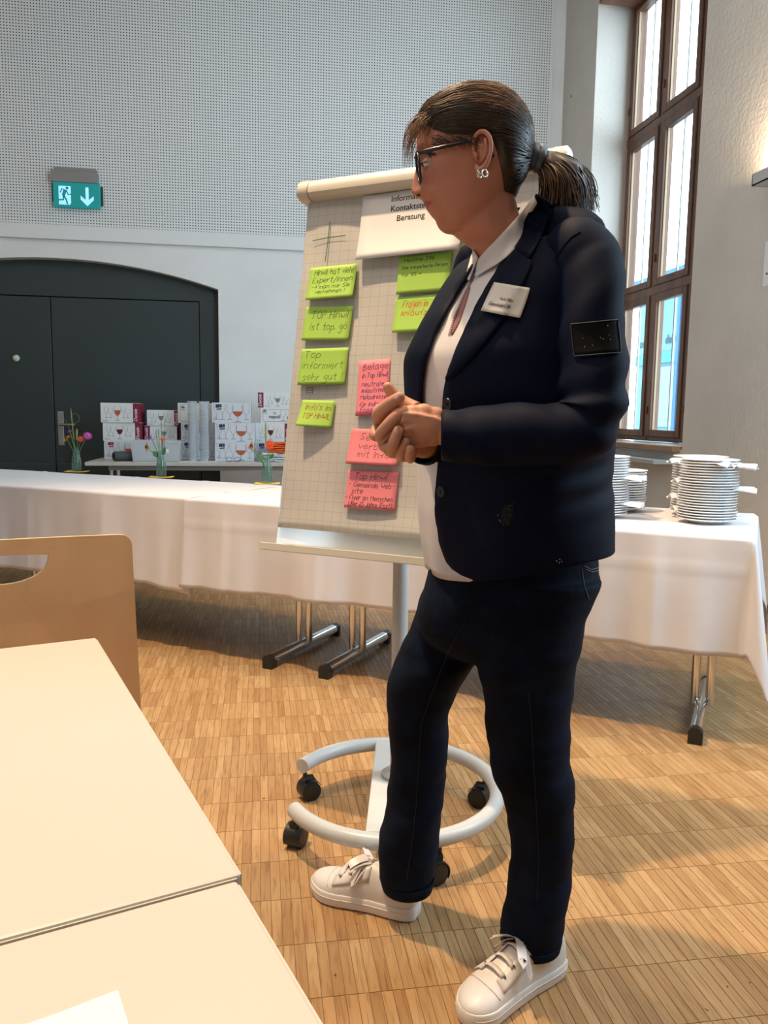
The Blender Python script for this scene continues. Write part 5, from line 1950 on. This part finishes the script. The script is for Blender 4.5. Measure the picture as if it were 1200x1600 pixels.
# fringe falling over the brow
fr_ = MB()
rg = random.Random(9)
for k in range(300):
    x0_ = rg.uniform(650, 722)
    bb_ = HB - rg.uniform(-.045, .055)
    st = W(x0_ + 10, 150 + (715 - x0_) * .45 + rg.uniform(-4, 8), bb_)
    tipx, tipy = rg.uniform(630, 690), rg.uniform(222, 268)
    if tipx > 645:
        tipy = rg.uniform(200, 234)
    m1 = W((x0_ * .45 + tipx * .55) - rg.uniform(4, 14), 182 + rg.uniform(-8, 10), bb_ - .004)
    m2 = W(tipx - rg.uniform(1, 9), (tipy + 195) / 2 + rg.uniform(-5, 5), bb_ - .006)
    en = W(tipx + rg.uniform(-1, 4), tipy, bb_ - rg.uniform(-.004, .010))
    P = []
    for s in np.linspace(0, 1, 12):
        P.append(st * (1 - s) ** 3 + m1 * (3 * s * (1 - s) ** 2) + m2 * (3 * s * s * (1 - s)) + en * s ** 3)
    fr_.tube(P, [.0007 * (1 - .8 * s) for s in np.linspace(0, 1, 12)], 4, caps=False)
obj('fringe', fr_, [hair_l], hair, 180)
# fine loose hairs at temple
tm_ = MB()
for k in range(90):
    x0_, y0_ = rg.uniform(676, 740), rg.uniform(206, 220)
    p, n = hit(skin_bvh, x0_, y0_ + 6)
    q, n2_ = hit(skin_bvh, x0_ + rg.uniform(10, 24), y0_ + rg.uniform(8, 20))
    if p and q:
        tm_.tube([p + n * .006, (p + q) / 2 + n * .006, q + n2_ * .002], [.0005, .0004, .0001], 4, caps=False)
obj('temple_hair', tm_, [hair_m], hair, 180)
# ponytail
pt = MB()
core = MB()
core.tube([tie, W(856, 258, HB), W(880, 278, HB), W(893, 305, HB), W(896, 326, HB)], [.014, .026, .038, .036, .016], 14)
for k in range(1300):
    a, r_ = rg.uniform(0, 6.283), math.sqrt(rg.random())
    st = tie + (Vector((0, 0, 1)) * math.sin(a) + BX * math.cos(a)) * .011 * r_
    sx, sy = math.cos(a) * r_, math.sin(a) * r_
    L = rg.uniform(.55, 1.05)
    ex, ey_ = 884 + 46 * sy * .9 + rg.uniform(-14, 16), 316 + 22 * L * (1 - .6 * sy) + rg.uniform(-22, 10)
    db = -.048 * sx
    m1 = W(862 + 22 * sy + rg.uniform(-4, 4), 247 - 14 * sy + rg.uniform(-4, 4), HB + db * .7)
    m2 = W(896 + 36 * sy + rg.uniform(-12, 12), 272 - 10 * sy + rg.uniform(-12, 12), HB + db * 1.25)
    en = W(ex, ey_, HB + db)
    P = [st * (1 - s) ** 3 + m1 * (3 * s * (1 - s) ** 2) + m2 * (3 * s * s * (1 - s)) + en * s ** 3 for s in np.linspace(0, 1, 11)]
    pt.tube(P, [.0010 * (.6 + .6 * math.sin(math.pi * min(.98, s + .1))) for s in np.linspace(0, 1, 11)], 4, mi=0 if rg.random() < .72 else 1, caps=False)
pony = obj('ponytail', core, [hair_m], person, 180)
obj('ponytail_strands', pt, [hair_m, hair_l], pony, 180)
sc_ = MB()
ax_ = (W(850, 250, HB) - W(826, 243, HB)).normalized()
u1 = ax_.cross(BX).normalized()
for off in (-.006, .006):
    pts = [tie + ax_ * off + (u1 * math.cos(q) + BX * math.sin(q)) * .0165 for q in np.linspace(0, 2 * math.pi, 25)]
    sc_.tube(pts, [.0085 * (1 + .12 * math.sin(5 * k)) for k in range(25)], 8, caps=False)
obj('hair_tie', sc_, [mat('tie_blue', (.10, .14, .18), .55, noise=.3, nscale=80)], person, 180)

# ------------------------------------------------------------------ glasses, earring
gm = mat('frame_navy', (.010, .012, .025), .25)
gl = thing('eyeglasses', 'dark rimmed eyeglasses worn by the woman', 'glasses', (0, 0, 0))
gl['label'] = 'dark rimmed eyeglasses on the woman\'s face'
lensm = thin_glass('lens_glass', (.86, .90, .95), .0, .10)
for s_ in (-1, 1):
    pts = []
    for k in range(25):
        q = 2 * math.pi * k / 24
        yv = .034 + .0255 * math.cos(q) * (1 + .05 * math.sin(q))
        zz = 262 - 25 * math.sin(q)
        xx = 651.5 + (262 - zz) * -.10 + (yv - .010) * 90
        pts.append(W(xx, zz, HB - s_ * yv))
    obj('rim', MB().tube(pts, [.0021 if 2 < k < 10 or True else .0012 for k in range(25)], 8, caps=False), [gm], gl, 180)
    obj('lens', MB().add(pts[:-1], [tuple(range(24))]), [lensm], gl, 0)
    tmp = [W(656, 239, HB - s_ * .058), W(664, 236.5, HB - s_ * .066), W(700, 227.5, HB - s_ * .0755), W(735, 220.5, HB - s_ * .0785), W(752, 218.5, HB - s_ * .0785), W(764, 230, HB - s_ * .0765), W(771, 245, HB - s_ * .0745)]
    if s_ > 0:
        obj('temple_arm', MB().tube(tmp, [.0030, .0034, .0030, .0028, .0026, .0026, .0030], 8), [gm], gl, 180)
    else:
        obj('temple_arm', MB().tube(tmp, .0028, 8), [gm], gl, 180)
obj('bridge', MB().tube([W(650.5, 249, HB - .0095), W(648, 246, HB), W(650.5, 249, HB + .0095)], .0018, 8), [gm], gl, 180)
gl['category'] = 'glasses'
er = thing('earring', 'small silver ring earring below the woman\'s ear', 'earring', (0, 0, 0))
silver = mat('silver', (.80, .78, .75), .15, 1.0)
for (x, y, rr, o_) in ((749, 271.5, .0062, .012), (757, 271, .0060, .016)):
    c = W(x, y, EB - o_)
    pts = [c + (AX * math.cos(q) * (.8 if x > 752 else .6) + Vector((0, 0, 1)) * math.sin(q) + BX * math.cos(q) * .5) * rr for q in np.linspace(0, 2 * math.pi, 17)]
    obj('ring', MB().tube(pts, .0015, 8, caps=False), [silver], er, 180)
    if x < 752:
        obj('setting', MB().ball(c, .0045, 8), [silver], er, 0)
obj('ear_hook', MB().tube([W(752, 262, EB - .010), W(753, 266, EB - .014)], .0012, 6), [silver], er)

# ------------------------------------------------------------------ clothes
navy = mat('blazer_navy', (0.0024, 0.0056, 0.0205), 0.65, noise=.12, nscale=60, bump=.12, bscale=900, spec=.10)
navy_d = mat('blazer_dark', (0.002, 0.003, 0.007), 0.6, spec=.25)
shirt_m = mat('shirt_white', (0.74, 0.72, 0.74), 0.8, noise=.02, nscale=8, bump=.1, bscale=300, spec=.2)
denim = mat('denim_dark', (0.0042, 0.0090, 0.0235), 0.8, noise=.55, nscale=14, bump=.25, bscale=700, spec=.12)
stitch = mat('denim_stitch', (.30, .28, .26), .7)
sneak = mat('sneaker_leather', (.76, .73, .71), .40, bump=.08, bscale=200)
sole_m = mat('sneaker_sole', (.78, .76, .74), .5)

# shirt
rows = list(np.linspace(372, 897, 60))
sm = MB()
rings = []
for py in rows:
    g = -.006 - .010 * max(0, (420 - py) / 60)
    rr = []
    for t in np.linspace(0, 2 * math.pi, 72, endpoint=False):
        fold = .0035 * math.sin(9 * t + .01 * py) * min(1, max(0, (py - 560) / 160)) * (1 if math.cos(t) > 0 else .3)
        hem_ = float(np.interp(t, [0, .3, .9, 1.6, 3.2, 4.6, 5.2], [896, 890, 830, 805, 815, 850, 897]))
        pe = py if py < 700 else 700 + (py - 700) * (hem_ - 700) / 197
        rr.append(torso_pt(pe, t, g + fold))
    rings.append(rr)
sm.loft(rings, cap0=True, cap1=True)
shirt = obj('shirt', sm, [shirt_m], person, 180)

# blazer shell, open at the front
le = [(338, 838), (352, 822), (366, 811), (382, 803), (400, 795), (425, 783), (445, 773), (487, 747), (533, 724), (562, 710), (588, 700), (620, 694), (700, 690), (760, 682), (800, 680), (840, 685), (868, 695), (884, 711), (896, 745)]
re_ = [(338, 812), (366, 782), (382, 764), (405, 746), (442, 728), (487, 702), (536, 676), (575, 663), (607, 658), (640, 657), (700, 657), (760, 659), (850, 668), (897, 690)]
jrows = [334, 342, 350, 356, 362, 368, 374, 380, 388, 396, 405, 415, 425, 435, 445] + list(np.linspace(457, 880, 44)) + [888, 894, 897]
NJ = 90
P = []
for py in jrows:
    g = .003
    if py > 740:
        g += .003 * ((py - 740) / 157) ** 1.5
    tl = theta_at(py, float(np.interp(py, [q[0] for q in le], [q[1] for q in le])), -.45, 1.7, g)
    tr2 = theta_at(py, float(np.interp(py, [q[0] for q in re_], [q[1] for q in re_])), -.62, .6, g)
    if py > 690:
        tr2 = -1.05
    tl = max(tl, tr2 + .05)
    row = []
    for k in range(NJ + 1):
        t = tl + (2 * math.pi + tr2 - tl) * k / NJ
        gg = g + .003 * math.sin(5 * t + .02 * py) * min(1, max(0, (py - 480) / 200))
        # waist folds under the forearm on her left side
        gg += .004 * math.sin(.12 * py + 3 * t) * math.exp(-((t - 1.6) / .6) ** 2) * math.exp(-((py - 760) / 60.) ** 2)
        # hem rises towards her left side and back
        hem_ = float(np.interp(t, [-1, 0, .4, .9, 1.6, 2.4, 3.2, 6.3], [897, 894, 884, 869, 850, 842, 845, 897]))
        pe = py if py < 700 else 700 + (py - 700) * (hem_ - 700) / 197
        row.append(torso_pt(pe, t, gg))
    P.append(row)
blazer = obj('blazer', MB().grid(P), [navy], person, 180)
md = blazer.modifiers.new('t', 'SOLIDIFY')
md.thickness = .003
md.offset = 0


def smooth_path(tab, n):
    P = [W(x, y, b_) for x, y, b_, r_ in tab]
    Q, Rr = [], []
    m = len(P)
    for i in range(m - 1):
        p0, p1, p2, p3 = P[max(i - 1, 0)], P[i], P[i + 1], P[min(i + 2, m - 1)]
        for k in range(n):
            t = k / n
            Q.append(.5 * ((2 * p1) + (p2 - p0) * t + (2 * p0 - 5 * p1 + 4 * p2 - p3) * t * t + (3 * p1 - p0 - 3 * p2 + p3) * t ** 3))
            Rr.append(tab[i][3] * (1 - t) + tab[i + 1][3] * t)
    Q.append(P[-1])
    Rr.append(tab[-1][3])
    return Q, Rr


def sleeve(name, tab, n, seed, parent):
    Q, Rr = smooth_path(tab, n)
    mb = MB()
    rings, pu = [], None
    m = len(Q)
    for i in range(m):
        t = (Q[min(i + 1, m - 1)] - Q[max(i - 1, 0)]).normalized()
        a = BX if pu is None else pu
        x = t.cross(a).normalized()
        y = x.cross(t).normalized()
        pu = y
        s = i / (m - 1)
        ring_ = []
        for k in range(40):
            q = 2 * math.pi * k / 40
            el = math.exp(-((s - .52) / .12) ** 2)
            r_ = Rr[i] + el * .0045 * math.sin(60 * s + 2 * math.sin(q + seed)) + .002 * math.sin(28 * s + 2 * q + seed) + .0012 * math.sin(70 * s + 3 * q)
            ring_.append(Q[i] + x * math.cos(q) * r_ + y * math.sin(q) * r_ * .93)
        rings.append(ring_)
    # turned-in cuff
    t = (Q[-1] - Q[-2]).normalized()
    rings.append([p + (Q[-1] - p) * .06 + t * .0015 for p in rings[-1]])
    rings.append([p + (Q[-1] - p) * .10 - t * .025 for p in rings[-2]])
    mb.loft(rings, cap0=True, cap1=True)
    return obj(name, mb, [navy], parent, 180)


# shoulder cap start inside the torso
slv = sleeve('sleeve', [(868, 410, 1.400, .030), (884, 402, 1.365, .046)] + LARM, 5, .4, blazer)
slv2 = sleeve('sleeve', [(775, 400, 1.58, .035)] + RARM, 4, 1.9, blazer)

tors_bvh = bvh_of([blazer, shirt])
all_bvh = bvh_of([blazer, shirt, slv, person])


def decal(name, A_, B_, nu, nv, lift, m, parent, bv=None, thick=.0012, bow=0.0, smooth=180, avg=True):
    """thin piece laid on the clothes between two edges given as picture points"""
    bv = bv or tors_bvh

    def al(E, s):
        k = s * (len(E) - 1)
        i = min(int(k), len(E) - 2)
        f = k - i
        return (E[i][0] * (1 - f) + E[i + 1][0] * f, E[i][1] * (1 - f) + E[i + 1][1] * f)
    G = []
    last = 1.35
    for i in range(nu + 1):
        row = []
        for j in range(nv + 1):
            a, b_ = al(A_, i / nu), al(B_, i / nu)
            x, y = a[0] + (b_[0] - a[0]) * j / nv, a[1] + (b_[1] - a[1]) * j / nv
            p, n = hit(bv, x, y)
            lf = lift + bow * math.sin(math.pi * j / nv)
            if p is None:
                p = W(x, y, last)
                row.append(p - BX * lf)
            else:
                last = p.dot(BX)
                row.append(p + (n * .5 - BX * .5).normalized() * lf)
        G.append(row)
    # relax across
    for _ in range(4):
        H_ = [[q.copy() for q in r_] for r_ in G]
        for i in range(1, nu):
            for j in range(nv + 1):
                if 0 < j < nv:
                    H_[i][j] = (G[i - 1][j] + G[i + 1][j] + G[i][j - 1] + G[i][j + 1] + G[i][j] * 2) / 6
                else:
                    H_[i][j] = (G[i - 1][j] + G[i + 1][j] + G[i][j] * 2) / 4
        G = H_
    o = obj(name, MB().grid(G), [m], parent, smooth)
    if thick:
        q = o.modifiers.new('t', 'SOLIDIFY')
        q.thickness = thick
        q.offset = 1
    return o, G


# shirt collar, blazer collar, lapel
decal('shirt_collar', [(834, 309), (818, 328), (800, 347), (784, 364), (768, 382), (756, 396), (750, 407)], [(838, 318), (828, 338), (820, 360), (809, 391), (790, 409), (768, 422), (745, 435)], 18, 6, .006, shirt_m, shirt, all_bvh, .002)
decal('shirt_collar', [(742, 390), (738, 402), (732, 420), (728, 437)], [(749, 402), (746, 412), (742, 424), (735, 441)], 8, 3, .004, shirt_m, shirt, all_bvh, .0015)
lapel_o, _ = decal('lapel', [(808, 391), (795, 405), (773, 445), (747, 487), (724, 533), (708, 566), (699, 592)], [(832, 412), (828, 425), (818, 448), (796, 490), (764, 532), (732, 568), (702, 595)], 22, 8, .005, navy, blazer, tors_bvh, .0025, .003)
decal('blazer_collar', [(836, 304), (829, 322), (823, 340), (816, 365), (806, 392)], [(864, 322), (862, 338), (855, 355), (842, 385), (827, 409)], 14, 6, .007, navy, blazer, all_bvh, .003, .003)

# name badge
badge_m = mat('badge_white', (.66, .64, .62), .35)
lap_bvh = bvh_of([blazer, shirt, lapel_o])
bo, G = decal('badge_sheet', [(774, 444.5), (767, 458), (760, 473), (753, 488)], [(828, 452.5), (824, 467), (818, 483), (812, 499)], 10, 12, .0075, badge_m, None, lap_bvh, .0006)
bd = thing('name_badge', 'white handwritten name badge stuck on the navy lapel', 'badge', G[5][6])
for v in bo.data.vertices:
    v.co -= bd.location
bo.parent = bd
bo.data.polygons.foreach_set('material_index', [0] * len(bo.data.polygons))


def badge_fn(x, y):
    i, j = max(0, min(9.999, -y * 10)), max(0, min(11.999, x * 12))
    i0, j0 = int(i), int(j)
    fi, fj = i - i0, j - j0
    p = (G[i0][j0] * (1 - fi) * (1 - fj) + G[i0 + 1][j0] * fi * (1 - fj) + G[i0][j0 + 1] * (1 - fi) * fj + G[i0 + 1][j0 + 1] * fi * fj)
    n = (G[i0 + 1][j0] - G[i0][j0]).cross(G[i0][j0 + 1] - G[i0][j0]).normalized()
    if n.dot(BX) > 0:
        n = -n
    return p - BX * .0014 - bd.location, n


tx = MB()
hand(tx, 'Hete M\u00fcller', .33, -.56, .10, .0007, badge_fn, 0.0, 2, .55, .68)
obj('printed_name', tx, [mat('badge_grey', (.12, .12, .12), .6)], bd, 0)
tx = MB()
hand(tx, 'Gemeinder\u00e4tin', .10, -.78, .13, .0008, badge_fn, 0.2, 5, .5, .66)
obj('handwriting', tx, [pr_navy], bd, 0)

# buttons, sleeve patch, sequin emblem
btn = mat('button_dark', (.03, .032, .04), .25)


def button(px, py, r_):
    p, n = hit(tors_bvh, px, py)
    q = n.to_track_quat('Z', 'Y').to_matrix().to_4x4()
    b_ = obj('button', MB().lathe([(r_ * .9, 0), (r_, .0015), (r_ * .92, .0032), (r_ * .7, .0028), (.0001, .0026)], 20, M=Matrix.Translation(p + n * .0015) @ q), [btn], blazer)
    obj('button_thread', MB().box(-.003, -.0007, .0024, .003, .0007, .0034, M=Matrix.Translation(p + n * .0015) @ q @ Matrix.Rotation(.7, 4, 'Z')).box(-.003, -.0007, .0024, .003, .0007, .0034, M=Matrix.Translation(p + n * .0015) @ q @ Matrix.Rotation(-.87, 4, 'Z')), [navy_d], b_)


button(691, 768, .0105)
button(701, 631, .0105)
slv_bvh = bvh_of([slv])
patch_m = mat('patch_black', (.0015, .0020, .0022), .75, spec=.15)
po, PG = decal('sleeve_patch', [(892, 507), (893, 524), (895, 541), (897, 557)], [(964, 500), (966, 517), (968, 534), (969, 551)], 8, 10, .0018, patch_m, slv, slv_bvh, .0012)
rim = [PG[0][j] for j in range(11)] + [PG[i][10] for i in range(1, 9)] + [PG[8][j] for j in range(9, -1, -1)] + [PG[i][0] for i in range(7, -1, -1)]
st_ = MB().tube([p - BX * .0016 for p in rim], .0009, 5, caps=False)
obj('patch_edge', st_, [mat('patch_thread', (.03, .045, .06), .6)], po, 180)
gem = mat('rhinestone', (.8, .8, .85), .1, 1.0)


def gems(pts, parent, bv, r_=.0010):
    for x, y in pts:
        p, n = hit(bv, x, y)
        if p:
            obj('rhinestone', MB().ball(p + n * .001, r_, 4), [gem], parent, 0)


gems([(949, 509), (951, 524), (938, 528), (942, 530), (953, 531), (911, 529), (914, 542), (926, 540)], po, bvh_of([slv, po]), .0010)
em, EG = decal('sequin_emblem', [(790, 786), (783, 797), (781, 808), (786, 820)], [(801, 784), (806, 797), (804, 810), (796, 822)], 6, 5, .0012, navy_d, blazer, tors_bvh, .0008)
gems([(801.5, 787.5), (796.5, 790), (794.5, 794.5), (797.5, 797.5), (795, 805), (797.5, 805.5), (790, 811.5), (778.5, 805), (780.5, 812.5), (782.5, 814.5), (787.5, 820), (794, 818)], em, tors_bvh, .0011)
lt = MB()


def onj(x, y):
    p, n = hit(tors_bvh, x, y)
    return p + n * .0012, n


hand(lt, 'Back to', 762, 0, 11, .0011, lambda a, b_: onj(a, 845 - b_), .1, 4, .8)
obj('tone_lettering', lt, [mat('letter_tone', (.016, .018, .026), .5)], blazer, 0)
gems([(869, 876), (874, 874), (873, 879), (877, 877)], em, tors_bvh, .0011)
# armhole seam and flap of the pocket
sv_all = bvh_of([blazer, slv])
for nm, pts in (('armhole_seam', [(907, 362), (893, 370), (880, 385), (868, 405), (862, 425), (859, 437)]), ('pocket_seam', [(905, 740), (902, 752), (896, 760)])):
    mb = MB()
    L = []
    for i in range(len(pts) - 1):
        for k in range(5):
            x, y = pts[i][0] + (pts[i + 1][0] - pts[i][0]) * k / 5, pts[i][1] + (pts[i + 1][1] - pts[i][1]) * k / 5
            p, n = hit(sv_all, x, y)
            if p:
                L.append(p + n * .0006)
    if len(L) > 2:
        obj(nm, mb.tube(L, .0009, 5), [navy], blazer, 180)
# lace slit of the shirt
lace = mat('lace_rose', (.30, .13, .14), .8)
sb = bvh_of([shirt])
decal('neck_slit', [(733, 448), (722, 470), (711, 495), (704, 522)], [(735, 450), (729, 475), (720, 502), (707, 524)], 10, 3, .0012, lace, shirt, sb, .0004)
ld = MB()
for k in range(34):
    s = k / 33
    x, y = 744 - 38 * s - 4 * math.sin(3 * s), 431 + 92 * s
    p, n = hit(sb, x, y)
    q, _ = hit(sb, x - 4.5, y + 1)
    if p and q:
        ld.ribbon([p + n * .0015, q + n * .0015], .0022, n)
obj('ladder_trim', ld, [mat('trim_dark', (.14, .05, .07), .8)], shirt, 0)

# jeans
jm = MB()
jm.loft(leg_rings(RLEG, 46, .001, 1.0, .0018, 1.0))
jm.loft(leg_rings(LLEG, 50, .001, 1.0, .0020, 2.6))
hip = []
for py, l_, r_ in ((800, 684, 915), (840, 678, 925), (870, 673, 932), (900, 668, 932), (930, 660, 922), (955, 652, 914), (980, 650, 905), (1003, 668, 885), (1022, 700, 850)):
    p, q = W(l_, py, 1.51), W(r_, py, 1.51)
    c, w_ = (p + q) / 2, (q - p).length / 2
    hip.append([c + AX * math.cos(t) * w_ + BX * math.sin(t) * float(np.interp(py, [800, 930, 980, 1022], [.158, .150, .125, .085])) for t in np.linspace(0, 2 * math.pi, 40, endpoint=False)])
jm.loft(hip)
jeans = obj('jeans', solid('jeans', jm, .0045, 9, .5), None, person)
jeans.data.materials.append(denim)
jb = bvh_of([jeans])


def seam(name, pts, m, parent, bv, r_=.0009, lift=.0008):
    L = []
    for i in range(len(pts) - 1):
        for k in range(6):
            x, y = pts[i][0] + (pts[i + 1][0] - pts[i][0]) * k / 6, pts[i][1] + (pts[i + 1][1] - pts[i][1]) * k / 6
            p, n = hit(bv, x, y)
            if p:
                L.append(p + n * lift)
    if len(L) > 2:
        obj(name, MB().tube(L, r_, 5), [m], parent, 180)


seam('pocket_stitching', [(909, 888), (911, 905), (915, 922), (921, 938)], stitch, jeans, jb, .0005)
seam('pocket_stitching', [(912, 884), (924, 890), (934, 887), (941, 880)], stitch, jeans, jb, .0005)
seam('pocket_stitching', [(914, 889), (925, 894), (935, 891), (940, 885)], stitch, jeans, jb, .0005)
dn_l = mat('denim_seam', (.010, .014, .024), .8)
seam('leg_seam', [(728, 970), (700, 1020), (676, 1080), (658, 1130), (654, 1200), (650, 1260), (643, 1320), (634, 1385)], dn_l, jeans, jb)
seam('leg_seam', [(826, 1080), (831, 1140), (834, 1200), (838, 1260), (842, 1340), (838, 1420)], dn_l, jeans, jb)
for tab in (RLEG, LLEG):
    rr = leg_rings(tab[-2:], 6, .0016)
    mbh = MB().loft(rr[2:], cap0=False, cap1=False)
    obj('hem', mbh, [denim], jeans, 180).modifiers.new('t', 'SOLIDIFY').thickness = .002

# ------------------------------------------------------------------ sneakers
OUT = [(0.0, .012), (.004, .022), (.015, .030), (.045, .034), (.10, .0335), (.15, .039), (.19, .0455), (.215, .0455), (.235, .040), (.250, .030), (.258, .019), (.262, .006)]
TOP = [(0.0, .082), (.01, .096), (.03, .094), (.06, .086), (.085, .090), (.10, .103), (.115, .098), (.14, .083), (.165, .070), (.19, .060), (.215, .054), (.235, .049), (.250, .043), (.258, .038), (.262, .032)]
CEN = [(0, 0), (.10, .002), (.19, .006), (.262, -.004)]


def ip(t, x):
    return float(np.interp(x, [q[0] for q in t], [q[1] for q in t]))


def sneaker(label, heel, dirv, mirror):
    rz = math.atan2(dirv[1], dirv[0])
    t = thing('sneaker', label, 'shoe', (heel[0], heel[1], 0), rz)
    xs = [.0005, .004, .010, .02, .035, .055, .08, .10, .12, .14, .16, .18, .20, .215, .23, .243, .253, .259, .2615]
    up_ = MB()
    rings = []
    for x in xs:
        w_, h_, c = ip(OUT, x), ip(TOP, x), ip(CEN, x) * mirror
        ring_ = []
        for k in range(21):
            a = math.pi * k / 20
            e = .80
            yy_ = w_ * .97 * math.copysign(abs(math.cos(a)) ** e, math.cos(a))
            zz_ = .024 + (h_ - .024) * abs(math.sin(a)) ** .82
            if x < .095 and .15 < k / 20 < .85:
                yy_ *= .96
            ring_.append((x, c + yy_, zz_))
        rings.append(ring_)
    up_.loft(rings, closed=True)
    obj('upper', up_, [sneak], t, 60)
    sl = MB()
    rs = []
    for z, g in ((0.0, -.003), (.003, .001), (.012, .0025), (.028, .0022), (.031, .0005), (.031, -.004)):
        ring_ = []
        for x in xs:
            ring_.append((x - g * (1 if x < .01 else 0) + g * (1 if x > .255 else 0), ip(CEN, x) * mirror + ip(OUT, x) + g, z))
        for x in reversed(xs):
            ring_.append((x - g * (1 if x < .01 else 0) + g * (1 if x > .255 else 0), ip(CEN, x) * mirror - ip(OUT, x) - g, z))
        rs.append(ring_)
    sl.loft(rs)
    so_ = obj('sole', sl, [sole_m], t, 40)
    # welt line round the sole
    ln = MB()
    pts = [(x, ip(CEN, x) * mirror + ip(OUT, x) + .0030, .0205) for x in xs] + [(x, ip(CEN, x) * mirror - ip(OUT, x) - .0030, .0205) for x in reversed(xs)]
    ln.tube(pts + pts[:1], .0010, 5, caps=False)
    obj('sole_line', ln, [sneak], so_, 180)
    # eyelet flaps and stitched toe line
    for s_ in (-1, 1):
        P = []
        for i in range(8):
            x = .105 + .085 * i / 7
            row = []
            for j in range(5):
                a = math.pi / 2 - s_ * (.35 + .70 * j / 4)
                w_, h_, c = ip(OUT, x), ip(TOP, x), ip(CEN, x) * mirror
                row.append((x, c + w_ * .99 * math.copysign(abs(math.cos(a)) ** .8, math.cos(a)), .025 + (h_ - .022) * abs(math.sin(a)) ** .82 + .0012))
            P.append(row)
        fl = obj('eyelet_flap', MB().grid(P), [sneak], t, 180)
        fl.modifiers.new('t', 'SOLIDIFY').thickness = .0018
        for k in range(3):
            x = .125 + .025 * k
            a = math.pi / 2 - s_ * .55
            w_, h_ = ip(OUT, x), ip(TOP, x)
            p = (x, ip(CEN, x) * mirror + w_ * math.copysign(abs(math.cos(a)) ** .8, math.cos(a)), .026 + (h_ - .022) * abs(math.sin(a)) ** .82 + .001)
            obj('eyelet', MB().ball(p, .0028, 5), [mat('eyelet_steel', (.30, .28, .27), .3, .9)], fl)
    toe = MB()
    pts = []
    for k in range(3, 18):
        a = math.pi * k / 20
        x = .196 + .012 * math.sin(a)
        pts.append((x, ip(CEN, x) * mirror + ip(OUT, x) * .98 * math.copysign(abs(math.cos(a)) ** .8, math.cos(a)), .0245 + (ip(TOP, x) - .0240) * abs(math.sin(a)) ** .82 + .0006))
    obj('toe_seam', toe.tube(pts, .0009, 5), [sneak], t, 180)
    # lace bars and a loose satin bow
    lace_m = mat('lace_satin', (.74, .69, .66), .35)
    for k in range(3):
        x = .127 + .025 * k
        z = ip(TOP, x)
        P = [[(x + dx + .010 * (1 - abs(s_)) * (1 if k % 2 else -1) * 0, ip(CEN, x) * mirror + s_ * .023, .026 + (z - .022) * math.sqrt(max(0, 1 - (s_ * .023 / ip(OUT, x)) ** 2)) + .0034) for dx in (-.0055, 0, .0055)] for s_ in np.linspace(-1, 1, 9)]
        obj('lace', MB().grid(P), [lace_m], t, 180).modifiers.new('t', 'SOLIDIFY').thickness = .0014
    kn = Vector((.112, 0, ip(TOP, .112) + .006))
    bow = MB()
    bow.ball(kn, .006, 6)
    for s_ in (-1, 1):
        for (l_, dz, wid) in (((.080, .044), .012, .018), ((.046, .050), -.020, .010)):
            pts = []
            for k in range(9):
                q = k / 8
                if wid > .008:
                    pts.append(kn + Vector((l_[0] * math.sin(math.pi * q) * .45 + .01 * q, s_ * l_[1] * math.sin(math.pi * q * .98), dz * math.sin(math.pi * q) - .022 * math.sin(math.pi * q) ** 2 + .006 * q)))
                else:
                    pts.append(kn + Vector((l_[0] * q, s_ * l_[1] * q, dz * q - .028 * q * q)))
            bow.ribbon(pts, wid, Vector((.3, s_ * .8, .5)).normalized())
    b_ = obj('lace_bow', bow, [lace_m], t, 180)
    # glitter heel tab
    obj('heel_tab', MB().loft([[(x - .0015, s_ * ip(OUT, x) * .8, z) for s_ in (-1, -.5, 0, .5, 1)] for x, z in ((.0005, .050), (.0005, .074))], closed=False), [mat('glitter', (.45, .55, .62), .3, .6, noise=.6, nscale=400)], t, 0)
    return t


sneaker('white sneaker with satin bow stretched out beside the castor base', (.340, 1.582), (-.835, .550), 1)
sneaker('white sneaker with dark eyelets nearest the camera', (.590, 1.390), (-.885, -.465), -1)
